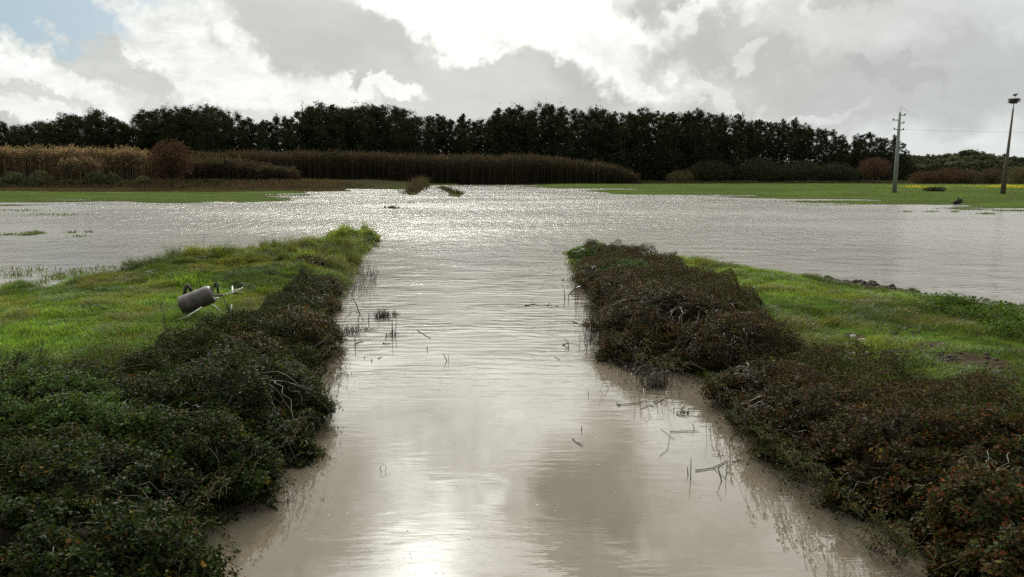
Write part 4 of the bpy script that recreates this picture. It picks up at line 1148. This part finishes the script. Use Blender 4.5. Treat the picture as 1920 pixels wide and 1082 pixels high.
def nest_pole():
    b = np.array(G(1880.5, 361, .4)); Y = b[1]; top = pole_pt(1901, 194, Y); T_ = top - b
    root = empty('nest_pole', tuple(b)); tag(root, 'tapered brown pole leaning right with a nest platform, at the right edge', 'pole')
    A = Acc(); tube(A, [(0, 0, -.6), T_ * .5, T_ * .94], [.42, .27, .16, .13], (.10, .085, .07), 7); A.build('pole', M_CONC, root)
    A = Acc(); tube(A, [T_ * .935, T_], .06, (.16, .155, .15), 6); tube(A, [T_, T_ + (0, 0, .08)], .55, (.12, .1, .09), 10); A.build('platform', M_METAL, root)
    g = random.Random(2); N = Acc(); c = b + T_ + np.array([0, 0, .12])
    for i in range(420):
        a = g.uniform(0, 6.28); r = g.uniform(.1, .95); l = g.uniform(.3, .7)
        d = np.array([cos(a + 1.57 + g.gauss(0, .4)), sin(a + 1.57 + g.gauss(0, .4)), g.gauss(0, .12)]) * l / 2
        z = g.uniform(0, .62) ; rr = r * (.72 + .35 * z / .62)
        p = np.array([cos(a) * rr, sin(a) * rr, z]); tube(N, [p - d, p + d], .022, g.choice([(.06, .05, .04), (.09, .07, .05), (.045, .036, .03)]), 4)
    o = N.build('stork_nest', M_WOOD); o.location = tuple(c); tag(o, 'dark stick nest on top of the leaning pole', 'nest')
    return c
NC = nest_pole()

def stork():
    root = empty('stork', (NC[0] + .1, NC[1], NC[2] + .5)); tag(root, 'small dark stork standing on the nest at the top of the pole', 'stork')
    bm = Acc()
    # one continuous lathe-like body from tail to bill, profile along x with height
    prof = [(-.42, .62, .02), (-.34, .64, .07), (-.18, .68, .15), (0, .72, .18), (.14, .76, .16), (.22, .80, .11), (.25, .86, .07), (.27, .91, .06), (.31, .94, .065), (.36, .93, .035), (.45, .88, .016), (.54, .82, .005)]
    P = np.array([(p[0], 0, p[1]) for p in prof]); R = np.array([p[2] for p in prof])
    tube(bm, P, R, (.10, .10, .105), 10)
    for s in (-.05, .05): tube(bm, [(.0, s, .62), (.03, s, .32), (.0, s, .0), (.1, s, -.02)], [.03, .012, .012, .01], (.22, .05, .03), 5)
    bm.build('body', M_FEATHER, root, True)
    w = Acc(); tube(w, [(-.45, 0, .66), (-.2, .0, .74), (.08, 0, .80)], [.03, .13, .10], (.02, .02, .022), 10); w.build('wing', M_FEATHER, root, True)
stork()

# ------------------------------------------------------------------ tipped drum with poles
def drum():
    c = np.array(G(371, 558, .92)); px = c[1] / cos(radians(PITCH)) / F
    gz = float(height(np.array([c[0]]), np.array([c[1]]))[0])
    root = empty('metal_drum', (c[0], c[1], gz)); tag(root, 'rusty grey drum lying tipped on the left grass with bent white poles', 'drum')
    cz = c[2] - gz
    W = lambda u, v, dy=0: np.array([(u - 371) * px, dy, (556 - v) * px + cz])
    root.scale = (.9, .9, .9)
    # barrel axis runs from lower left to upper right
    p0, p1 = W(336, 569, -.05), W(397, 545, .15); ax = p1 - p0
    A = Acc(); R = 20.0 * px
    prof = [(0.0, .0), (0.0, .80), (.035, .93), (.10, .99), (.22, 1.0), (.235, 1.025), (.25, 1.0), (.5, 1.0), (.515, 1.025), (.53, 1.0), (.78, 1.0), (.795, 1.025), (.81, 1.0), (.9, .985), (.965, .9), (1.0, .80), (1.0, .66), (.985, .6), (.985, 0)]
    n = 28; d = ax / np.linalg.norm(ax); a = np.cross(d, (0, 0, 1)); a /= np.linalg.norm(a); b = np.cross(d, a)
    V = []; 
    for (t, r) in prof:
        for k in range(n):
            th = k / n * 2 * pi; V.append(p0 + ax * t + (a * cos(th) + b * sin(th)) * (r * R + .0001))
    q = [(i * n + k, i * n + (k + 1) % n, (i + 1) * n + (k + 1) % n, (i + 1) * n + k) for i in range(len(prof) - 1) for k in range(n)]
    V = np.array(V); dn = (fbm(V[:, 0] * 3 + V[:, 1], V[:, 2] * 3 + 5, .5, 3, 7) - .5) * .10; cc = p0 + ax * .5
    V = V + (V - cc) * dn[:, None]
    A.add(V, np.array(q), (.070, .060, .047)); A.build('drum_body', M_METAL, root, True)
    n = 900; a_ = RNG.uniform(0, 6.28, n); q_ = np.stack([RNG.normal(0, .42, n), RNG.normal(-.30, .16, n), np.zeros(n)], 1)
    q_[:, 2] = height(q_[:, 0] + c[0], q_[:, 1] + c[1]); q_ += np.array([c[0], c[1], 0])
    o_ = mesh_np('tall_grass', *blades(q_, RNG.uniform(.10, .30, n), .009, a_, RNG.uniform(.1, .8, n), pick([(.098, .172, .028), (.072, .138, .024), (.12, .13, .04)], [3, 3, 1], n, .25))[:2], M_GRASS,
                 pick([(.098, .16, .028), (.072, .13, .024), (.12, .12, .04)], [3, 3, 1], n * 5, .1)); tag(o_, 'taller grass grown up against the tipped drum', 'grass', None, 'stuff')
    wht = (.60, .60, .57); drk = (.022, .020, .018)
    def pl(nm, pts, r, col, mat, nn=6): B = Acc(); tube(B, pts, r, col, nn); return B.build(nm, mat, root)
    pl('white_pole', [W(319, 602, -.55), W(345, 589, -.5), W(369, 583, -.42)], 1.5 * px, wht, M_PAINT)
    pl('white_pole', [W(352, 589, -.5), W(374, 578, -.5), W(396, 564, -.45)], 1.6 * px, wht, M_PAINT)
    pl('white_pole', [W(418, 548.5, .1), W(440, 541, .12), W(461, 533, .15)], [1.2 * px, 1.6 * px], wht, M_PAINT)
    pl('white_pole', [W(433.5, 532, .3), W(442.5, 543.5, .05)], [1.4 * px, 1.8 * px], wht, M_PAINT)
    pl('white_pole', [W(444, 564, -.1), W(443, 582, -.12)], 1.1 * px, wht, M_PAINT)
    pl('white_pole', [W(402, 563, -.1), W(414, 568, -.15), W(424, 576, -.2)], .6 * px, wht, M_PAINT)
    pl('hitch_bar', [W(396, 548, .1), W(404, 549, .1), W(419, 548, .1)], 1.7 * px, drk, M_METAL)
    pl('hitch_bar', [W(409, 552, 0), W(416, 553, 0)], 1.8 * px, (.45, .45, .43), M_PAINT)
    pl('hitch_bar', [W(441, 545, .1), W(458, 543, .1), W(461, 546, .1)], 1.5 * px, drk, M_METAL)
    pl('bent_bracket', [W(333.5, 553, .2), W(336, 543, .2), W(338, 532, .2), W(342, 527, .2), W(347, 533, .2), W(352, 544, .2)], [3.4 * px, 4.2 * px, 3.0 * px], drk, M_METAL)
    pl('bent_bracket', [W(398, 533, .25), W(400, 523, .25), W(402.5, 521.5, .25), W(404, 530, .25), W(406, 545, .2)], 1.9 * px, drk, M_METAL)
    pl('strut', [W(430, 555, -.1), W(436, 570, -.1), W(439, 578, -.1)], 1.4 * px, drk, M_METAL)
drum()

def twig_plant(label, u, v, hgt, seed, z=.5, spread=.25, col=(.05, .04, .03), leafy=False, name='dry_weed'):
    c = G(u, v, z); gz = max(float(height(np.array([c[0]]), np.array([c[1]]))[0]), 0)
    rnd = random.Random(seed); A = Acc()
    def br(p, d, l, r, k):
        q = p + d * l; m = (p + q) / 2 + np.array([rnd.gauss(0, .04), rnd.gauss(0, .04), 0]) * l
        tube(A, [p, m, q], [r, r * .6], col, 4, False)
        if k:
            for _ in range(rnd.choice([2, 3])):
                d2 = d + np.array([rnd.gauss(0, spread * 2), rnd.gauss(0, spread * 2), rnd.uniform(0, .2)]); d2 /= np.linalg.norm(d2)
                br(p + (q - p) * rnd.uniform(.45, 1), d2, l * rnd.uniform(.35, .6), r * .55, k - 1)
    br(np.array([0, 0, 0.]), np.array([rnd.gauss(0, .1), 0, 1]), hgt * .72, .010, 3)
    o = A.build(name, M_STICK); o.location = (c[0], c[1], gz - .02); tag(o, label, 'weed'); return o
twig_plant('dead branching weed rising behind the tipped drum', 376, 552, .72, 4, .5)
twig_plant('tall dead weed stalk in front of the white pole near the drum', 318, 640, .75, 5, .5, .12)
twig_plant('thin dead weed at the left between grass and green bush', 78, 690, .55, 6, .6, .15)
twig_plant('second thin dead weed rising from the brambles at left', 25, 730, .45, 7, .7, .15)
twig_plant('dead twiggy weed on the far edge of the right bank', 1200, 500, .55, 8, .5, .3)
twig_plant('dark stalk sprouting at the end of the left spit', 402, 560, .55, 9, .5, .2)

# ------------------------------------------------------------------ things on the right bank and field
def lump(name, label, cat, u, v, z, sx, sy, sz, col, mat, seed, rough=.35, group=None, sink=.3):
    c = G(u, v, z); gz = float(height(np.array([c[0]]), np.array([c[1]]))[0])
    nu, nv = 20, 12; th = np.linspace(0, 2 * pi, nu, endpoint=False); ph = np.linspace(-pi / 2, pi / 2, nv)
    T_, P_ = np.meshgrid(th, ph); dd = np.stack([np.cos(P_) * np.cos(T_), np.cos(P_) * np.sin(T_), np.sin(P_)], -1).reshape(-1, 3)
    f = 1 - rough / 2 + rough * fbm(dd[:, 0] * 2 + dd[:, 2], dd[:, 1] * 2 - dd[:, 2], .8, 4, seed)
    V = dd * f[:, None] * np.array([sx, sy, sz]); q = [(j * nu + i, j * nu + (i + 1) % nu, (j + 1) * nu + (i + 1) % nu, (j + 1) * nu + i) for j in range(nv - 1) for i in range(nu)]
    o = mesh_np(name, V, np.array(q), mat, np.tile([col], (len(V), 1)), True); o.location = (c[0], c[1], max(gz, 0) + sz * (1 - sink) * .5)
    return tag(o, label, cat, group)
lump('stone', 'pale rounded stone in the grass, farther of the two whitish stones', 'stone', 1600, 626, .6, .055, .05, .045, (.27, .26, .23), M_STONE, 1)
lump('stone', 'pale flat stone in the grass, nearer and wider whitish stone', 'stone', 1617, 633, .6, .085, .05, .04, (.27, .26, .23), M_STONE, 2)
lump('stone', 'grey stone at the near left end of the wheel ruts', 'stone', 1625, 656, .6, .075, .05, .04, (.30, .28, .25), M_STONE, 3)
lump('stone', 'flat grey stone set in mud left of the wheel ruts', 'stone', 1598, 651, .6, .10, .05, .03, (.24, .22, .20), M_STONE, 4)
lump('stone', 'small dark stone at the water edge left of the soil ridge', 'stone', 1525, 530, .2, .10, .08, .07, (.06, .055, .045), M_STONE, 5)
def flowers():
    g = np.random.default_rng(6); n = 7000; P = []
    for (u, v, su_, sv_, k) in ((1715, 352, 18, 1.2, 260), (1740, 353, 26, 1.0, 160), (1885, 352, 22, 1.4, 600), (1912, 352.5, 14, 1.6, 400), (1830, 352, 40, 1.0, 80)):
        P += [G(u + g.normal(0, .6) * su_, v + g.normal(0, .6) * sv_, .3) for _ in range(k)]
    P = np.array(P); P[:, 2] = height(P[:, 0], P[:, 1]) + g.uniform(.15, .5, len(P)); n = len(P)
    A = Acc(); A.add(*leaves(P, g.normal(0, 1, (n, 3)), .22, .8, pick([(.55, .45, .02), (.45, .40, .03), (.10, .14, .03)], [3, 2, 2], n, .2)))
    o = A.build('yellow_flowers', M_REED); tag(o, 'patches of yellow wild flowers round the feet of the two poles', 'flowers', None, 'stuff')
flowers()

def soil_ridge():
    g = random.Random(8); A = Acc(); path = [(1560, 530), (1590, 532), (1615, 538), (1640, 543), (1660, 551), (1680, 558), (1702, 565)]
    pts = np.array([G(u, v, .15) for u, v in path])
    for i in range(900):
        t = g.random() * (len(pts) - 1); k = int(t); p = pts[k] * (1 - t + k) + pts[k + 1] * (t - k)
        p = p + np.array([g.gauss(0, .22), g.gauss(0, .2), 0]); z = float(height(np.array([p[0]]), np.array([p[1]]))[0])
        s = g.uniform(.015, .06) + (.05 if g.random() < .08 else 0); nu, nv = 7, 5; 
        th = np.linspace(0, 2 * pi, nu, endpoint=False); ph = np.linspace(-pi / 2, pi / 2, nv); T_, P_ = np.meshgrid(th, ph)
        V = np.stack([np.cos(P_) * np.cos(T_), np.cos(P_) * np.sin(T_), np.sin(P_) * .7], -1).reshape(-1, 3) * (s * RNG.uniform(.75, 1.25, (nu * nv, 1))) + np.array([p[0], p[1], max(z, 0) + s * .3 + g.uniform(0, .05)])
        q = [(j * nu + m, j * nu + (m + 1) % nu, (j + 1) * nu + (m + 1) % nu, (j + 1) * nu + m) for j in range(nv - 1) for m in range(nu)]
        c = g.choice([(.042, .032, .022), (.058, .045, .031), (.03, .024, .017)])
        A.add(V, np.array(q), c)
    o = A.build('soil_clods', M_SOIL); tag(o, 'ridge of dark dug soil clods along the flood edge of the right bank', 'soil', None, 'stuff')
    A = Acc()
    for (u, v, su_, sv_, n) in ((1810, 692, 60, 14, 420), (1850, 712, 45, 12, 320), (1735, 668, 50, 14, 320), (1680, 655, 25, 8, 60), (1830, 702, 30, 4, 60), (1700, 620, 50, 10, 40), (1900, 780, 20, 10, 30)):
        for i in range(n):
            p = np.array(G(u + g.gauss(0, .5) * su_, v + g.gauss(0, .5) * sv_, .6)); z = float(height(p[:1], p[1:2])[0]); s = g.uniform(.012, .045)
            V = np.stack([np.cos(P_) * np.cos(T_), np.cos(P_) * np.sin(T_), np.sin(P_) * .7], -1).reshape(-1, 3) * (s * RNG.uniform(.7, 1.3, (nu * nv, 1))) + np.array([p[0], p[1], z + s * .3])
            A.add(V, np.array(q), g.choice([(.05, .038, .027), (.07, .055, .04), (.04, .032, .024)]))
    o = A.build('mud_clods', M_SOIL); tag(o, 'crumbled mud clods round the wheel ruts on the right bank', 'mud', None, 'stuff')
soil_ridge()

def debris():
    g = np.random.default_rng(3); n = 5200
    u = g.uniform(1790, 2020, n); v = 577 + g.normal(0, 5, n) + (u - 1850) * .02
    P = np.array([G(a, b, .012) for a, b in zip(u, v)]); c = fbm(P[:, 0], P[:, 1], .8, 3, 4); P = P[c > .42]; n = len(P)
    P[:, 2] = g.uniform(.005, .03, n)
    a = g.uniform(0, 6.28, n); A = Acc()
    V, Fs, K = leaves(P, g.normal(0, .12, (n, 3)) + (0, 0, 1), g.uniform(.03, .13, n), .25, pick([(.10, .085, .06), (.06, .05, .035), (.15, .13, .09)], [1, 1, 1], n, .3), .1)
    V[:, 2] = np.maximum(V[:, 2], .004); A.add(V, Fs, K)
    o = A.build('floating_debris', M_STICK); tag(o, 'mat of floating straw and plant debris at the right edge of the flood', 'debris', None, 'stuff')
debris()

def stump():
    b = np.array(G(1797, 383, .1)); root = empty('tree_stump', tuple(b)); tag(root, 'dark uprooted stump lying on the green strip below the poles', 'stump')
    A = Acc(); px = b[1] / F; g = random.Random(3)
    tube(A, [(-9 * px, 0, .12), (0, 0, .3), (8 * px, .2, .35)], [.2, .3, .18], (.03, .026, .02), 8); A.build('trunk', M_WOOD, root)
    for i in range(7):
        e = np.array([g.uniform(-9, 9) * px, g.uniform(-.3, .3), g.uniform(.2, .8)]); B = Acc()
        tube(B, [(g.uniform(-.3, .3), 0, .25), e * .6 + np.array([0, 0, .15]), e], [.07, .03], (.03, .025, .02), 5); B.build('root', M_WOOD, root)
stump()
far_bush('low dark green bush alone on the strip between the two poles', 1752, 350, 359, 128, 20, [(.035, .05, .018), (.05, .06, .025)], 1500, None, size=.25)

# ------------------------------------------------------------------ broken reeds in the water
def W0(u, v, foot):
    """point over the water standing in the upright plane through the foot"""
    t = foot[1] / ray(*foot[2:])[1]
    r = ray(u, v); k = foot[1] / r[1]
    return np.array([r[0] * k, foot[1], CAM_H + r[2] * k])
def stick(label, pts, r=.008, col=(.045, .036, .026), group=None, flat=False, name='broken_reed'):
    """pts in the photo; the first one stands in the water (flat: all lie on the water)"""
    u0, v0 = pts[0]; f = G(u0, v0, 0)
    if flat: P = [np.array(G(u, v, .012)) for u, v in pts]
    else:
        foot = (f[0], f[1], u0, v0); P = [np.array([f[0], f[1], -.12])] + [W0(u, v, foot) for u, v in pts]
        P[1] = np.array([f[0], f[1], 0.0])
        for i, p in enumerate(P[2:]): p[1] += .03 * math.sin(i * 2.1 + u0); p[2] = max(p[2], .004)
    P = np.array(P); o0 = np.array([f[0], f[1], 0]); A = Acc()
    tube(A, P - o0, [r, r * .9, r * .6], col, 6)
    o = A.build(name, M_STICK); o.location = tuple(o0); return tag(o, label, 'reed stem', group)
dk, gy = (.045, .036, .026), (.30, .27, .22)
STICKS = [
    ('bent reed pair forming a narrow V alone in mid channel', [(838, 677), (831, 664)], .008, 0), ('right arm of the narrow V reed in mid channel', [(841, 677), (841, 665), (831, 664)], .004, 0),
    ('tall dark reed leaning left in the left stubble', [(675, 590), (668, 572), (662, 558)], .010, 0), ('folded thin reed right of the tall leaning one', [(682, 601), (672, 586), (661, 583), (645, 600)], .006, 0),
    ('straight dark reed with two tips at the right of the left stubble', [(736, 630), (735, 612), (735, 596)], .009, 0), ('shorter twin of the straight reed in the left stubble', [(742, 630), (742, 612), (743, 602)], .007, 0),
    ('upright reed between the leaning reed and the tuft', [(691, 605), (691, 586)], .008, 0), ('short upright reed left of the tuft', [(672, 612), (673, 592)], .007, 0),
    ('forked reed low on the water below the left stubble', [(666, 652), (665, 633)], .009, 0), ('crossing arm of the forked reed below the left stubble', [(666, 644), (674, 641), (682, 640)], .007, 1),
    ('long thin reed lying off the left stubble', [(781, 618), (800, 630), (808, 634)], .006, 1), ('thin upright reed right of the left stubble', [(801, 656), (801, 648)], .007, 0),
    ('curved reed at the near side of the left stubble', [(718, 643), (719, 652)], .010, 0), ('low reed lying by the curved one', [(717, 644), (733, 644)], .008, 1),
    ('short stub left of the channel near the bent triangle', [(697, 677), (697, 673)], .010, 0), ('slanting stub at the left in open water', [(709, 672), (716, 668)], .006, 1), ('pair of small dots of reed at left', [(684, 671), (683, 668)], .007, 0),
    ('left side of the large bent triangle near the left brambles', [(625, 713), (650, 697)], .007, 0), ('right side of the large bent triangle near the left brambles', [(650, 726), (654, 710), (650, 697)], .004, 0),
    ('small hooked reed beside the left brambles', [(609, 727), (610, 721), (607, 717)], .012, 0),
    ('tiny ring of bent reed in the near left water', [(715, 884), (713, 876), (718, 871), (724, 875), (723, 884)], .006, 0),
    ('short black stake in the near left water', [(540, 946), (540, 936), (540, 924)], .011, 0), ('thin arm crossing the black stake', [(530, 937), (556, 936)], .004, 1),
    ('tall leaning reed off the russet mound', [(1077, 522), (1074, 510), (1071, 500)], .012, 0), ('thick arched reed off the russet mound', [(1068, 551), (1078, 541), (1088, 537), (1092, 541)], .014, 0),
    ('upright stub left of the arched reed', [(1059, 562), (1058, 542)], .012, 0), ('second upright stub left of the arched reed', [(1066, 562), (1066, 550)], .010, 0),
    ('long thin reed through the arched reed', [(1080, 575), (1079, 550), (1079, 525)], .007, 0), ('upright reed before the russet mound', [(1083, 570), (1082, 552), (1083, 530)], .007, 0),
    ('thin reed near the waterline of the russet mound', [(1100, 600), (1101, 575), (1100, 555)], .006, 0), ('leaning thin reed near the waterline of the russet mound', [(1098, 578), (1108, 556)], .005, 0),
    ('lying bent reed at the mid right water', [(984, 573), (996, 571), (1003, 569)], .010, 1), ('small upright beside the lying bent reed', [(996, 570), (999, 558)], .004, 0),
    ('low curled reed right of the lying bent one', [(1026, 574), (1031, 569), (1034, 572)], .009, 0), ('tiny floating reed right of the curled one', [(1042, 573), (1048, 574)], .008, 1),
    ('thick bent reed like an arrow on the right water', [(1055, 648), (1066, 642), (1058, 636)], .012, 0), ('leg of the arrow shaped reed', [(1066, 652), (1065, 643)], .009, 0),
    ('pair of short uprights right of the arrow reed', [(1086, 652), (1086, 643)], .006, 0), ('leafy upright at the foot of the russet mound', [(1100, 655), (1101, 645), (1100, 636)], .010, 0),
    ('long slanting reed lying against the russet mound', [(1072, 602), (1090, 608), (1106, 612)], .009, 1),
    ('peaked reed with folded leg above the near right water', [(1141, 729), (1133, 714), (1124, 698)], .009, 0), ('folded leg of the peaked reed', [(1130, 738), (1124, 731), (1134, 720)], .006, 0),
    ('short stake left of the peaked reed', [(1103, 742), (1103, 733)], .009, 0), ('forked tip of the long lying reed', [(1162, 761), (1156, 753)], .012, 1),
    ('long lying reed with a forked tip', [(1156, 758), (1182, 757), (1214, 752)], .010, 1), ('crossing lying reed of the right debris', [(1202, 766), (1218, 759), (1228, 763)], .009, 1),
    ('pale reed lying across the right debris', [(1228, 756), (1244, 747), (1254, 741)], .013, 2), ('dark reed under the pale one', [(1225, 753), (1246, 746)], .012, 1),
    ('pale slanting reed beside the inlet', [(1180, 654), (1192, 668)], .009, 2), ('thin upright reed left of the flattened tuft', [(1195, 730), (1194, 716), (1195, 703)], .008, 0),
    ('long thin reed lying below the flattened tuft', [(1198, 733), (1230, 738), (1256, 741)], .007, 1), ('two stubs off the near right brambles, taller', [(1274, 743), (1273, 734)], .010, 0),
    ('tall thin wand standing off the near right brambles', [(1324, 804), (1327, 775), (1327, 748)], .006, 0), ('floating bundle stem near the wand', [(1268, 776), (1286, 780)], .012, 1),
    ('crooked pale stem of the floating bundle', [(1277, 766), (1283, 758), (1290, 772), (1293, 760)], .010, 2), ('upright stub of the floating bundle', [(1263, 773), (1264, 763)], .009, 0),
    ('cross shaped reed with upright arm', [(1302, 806), (1301, 800), (1298, 795)], .009, 0), ('lying arm of the cross shaped reed', [(1256, 809), (1285, 808), (1311, 808)], .009, 1),
    ('dark stub of the sprouting stick', [(1090, 808), (1091, 799)], .015, 0), ('sprouting stick lying in mid right water', [(1073, 822), (1080, 828), (1092, 835)], .012, 1),
    ('thin slanting reed in the brown reflection', [(1238, 804), (1250, 812), (1265, 824)], .006, 1), ('thin reed bent down toward the water in the brown reflection', [(1236, 855), (1252, 842), (1256, 818)], .005, 1),
    ('left of the two near right stakes, short', [(1290, 891), (1290, 877)], .014, 0), ('right of the two near right stakes, tall', [(1295, 900), (1296, 880), (1296, 860)], .010, 0),
    ('long reed lying from the near stakes to the bent triangle', [(1304, 882), (1336, 877), (1362, 865)], .010, 1), ('thick folded reed beside the near right stakes', [(1353, 903), (1348, 880), (1355, 867)], .012, 0),
    ('right leg of the folded reed near the stakes', [(1361, 897), (1363, 865)], .010, 0), ('slanting base of the folded reed near the stakes', [(1337, 877), (1361, 897)], .007, 1),
    ('dark stub at the tip of the near right shoots', [(1376, 865), (1389, 861)], .013, 1), ('lying twig near the bottom right bush', [(1638, 1031), (1652, 1036), (1671, 1042)], .009, 1),
    ('thin reed lying right of the near stakes', [(1334, 852), (1362, 854)], .005, 1), ('leaning reed at the edge of the near right bramble', [(1430, 885), (1436, 868), (1434, 846)], .009, 0),
    ('pale broken stem in the shadow of the left brambles', [(413, 936), (419, 953)], .012, 2), ('second pale broken stem in the shadow of the left brambles', [(419, 930), (430, 950)], .012, 2),
    ('pale long twig from the dark bush down to the water', [(490, 873), (515, 868), (540, 852)], .009, 2),
    ('thin slanting reed off the left stubble edge', [(640, 705), (629, 700)], .006, 1), ('short floating straw in mid channel right', [(1040, 668), (1050, 674)], .006, 2),
    ('upright pair of dry stems far in the left flood, left one', [(370, 456), (368, 444)], .008, 0), ('upright pair of dry stems far in the left flood, right one', [(380, 457), (384, 438)], .008, 0),
    ('group of dark stubs in the left flood, left stub', [(26, 516), (24, 508)], .02, 0), ('group of dark stubs in the left flood, right stub', [(35, 516), (33, 507)], .02, 0),
]
for (lab, pts, r, mode) in STICKS:
    stick(lab, pts, (r * 1.35 if pts[0][1] < 700 else min(r, .012) * .66), gy if mode == 2 else dk, None, mode >= 1)

def reed_tuft(label, u, v, w, h, n, seed, lean=.5, col=None):
    c = np.array(G(u, v, 0)); g = np.random.default_rng(seed)
    P = np.stack([g.normal(0, w * .35, n), g.normal(0, w * .35, n), np.full(n, -.04)], 1)
    col = pick(col or [(.05, .042, .028), (.075, .062, .04), (.04, .045, .02), (.14, .12, .09)], [4, 3, 1.5, 1], n, .25)
    A = Acc(); V, Fs, K = blades(P, h * g.uniform(.4, 1.1, n), g.uniform(.008, .018, n), g.uniform(0, 6.28, n), g.uniform(.1, lean * 2, n), col); A.add(V, Fs, K)
    for i in range(n // 6):
        p = P[i] * 1.6; a = g.uniform(0, 6.28); q = p + np.array([cos(a) * .16, sin(a) * .16, g.uniform(.02, h * .6)]); tube(A, [p, q, q + np.array([g.normal(0, .06), g.normal(0, .06), -.1])], .006, (.05, .04, .03), 4, False)
    o = A.build('reed_tuft', M_STICK); o.location = (c[0], c[1], 0); tag(o, label, 'reed tuft')
reed_tuft('bushy dead reed tuft at the far side of the left stubble', 718, 594, .34, .34, 130, 1)
reed_tuft('ragged dead tuft beside the bushy one', 742, 590, .16, .20, 36, 7)
reed_tuft('tangled low reed tuft nearer the left brambles', 658, 622, .36, .30, 110, 2, .7)
reed_tuft('sparse reed tuft between the two left tufts', 690, 618, .30, .16, 50, 3, .8)
reed_tuft('thin standing tuft below the left tufts', 735, 628, .16, .22, 30, 8, .3)
reed_tuft('flattened dark reed tuft in front of the small inlet', 1228, 725, .30, .36, 170, 4, .5)
reed_tuft('grey tangle of broken reeds at the foot of the big russet mound', 1205, 700, .40, .30, 120, 5, .7)
reed_tuft('small crushed bundle off the near right brambles', 1281, 773, .14, .14, 40, 6, .8, [(.20, .18, .14), (.06, .05, .035)] * 2)

def thin_stems():
    """drowned stems standing thick along the water edge of the brambles"""
    g = np.random.default_rng(17); A = Acc()
    for (u, v, ru, rv, n, hh) in ((680, 525, 26, 22, 120, .30), (650, 545, 30, 24, 110, .30), (700, 520, 10, 20, 36, .35), (620, 600, 20, 24, 60, .2), (1105, 560, 16, 44, 120, .38), (1122, 600, 18, 36, 140, .34), (1140, 640, 26, 24, 120, .30),
                                 (1110, 625, 20, 22, 70, .2), (1175, 680, 30, 18, 120, .26), (1210, 695, 26, 18, 90, .26), (640, 690, 16, 22, 60, .12), (615, 720, 22, 14, 80, .10), (1300, 715, 22, 12, 50, .12), (1052, 470, 16, 5, 30, .16), (690, 470, 8, 8, 20, .2)):
        n = int(n * 1.9); P = np.array([G(u + g.normal(0, .6) * ru, v + g.normal(0, .6) * rv) for _ in range(n)])
        col = pick([(.045, .034, .024), (.07, .055, .04), (.05, .05, .022)], [3, 2, 1], n, .3); P[:, 2] = -.05
        A.add(*blades(P, hh * g.uniform(.4, 1.15, n), g.uniform(.007, .013, n), g.uniform(0, 6.28, n), g.uniform(.02, .9, n) ** 1.5, col))
        m = n; j = g.integers(0, n, m)
        LP = P[j] + np.stack([g.normal(0, .05, m), g.normal(0, .05, m), hh * g.uniform(.1, .9, m)], 1)
        A.add(*leaves(LP, g.normal(0, 1, (m, 3)), g.uniform(.02, .045, m), .5, col[j]))
    o = A.build('drowned_stems', M_STICK); tag(o, 'thin drowned weed stems standing along both edges of the channel', 'stems', None, 'stuff')
    A = Acc()   # flecks floating on the near water
    P = np.array([G(g.uniform(560, 1300), g.uniform(560, 1080)) for _ in range(260)] + [G(g.normal(700, 50), g.normal(620, 30)) for _ in range(120)] + [G(g.normal(1260, 50), g.normal(770, 40)) for _ in range(110)])
    n = len(P); P[:, 2] = .006
    V, Fs, K = leaves(P, g.normal(0, .08, (n, 3)) + (0, 0, 1), g.uniform(.008, .03, n), .4, pick([(.05, .04, .03), (.30, .27, .22), (.10, .08, .05)], [4, 1, 2], n, .3), .1)
    V[:, 2] = np.maximum(V[:, 2], .003); A.add(V, Fs, K); o = A.build('floating_flecks', M_STICK); tag(o, 'small dead leaf flecks floating on the channel', 'flecks', None, 'stuff')
thin_stems()
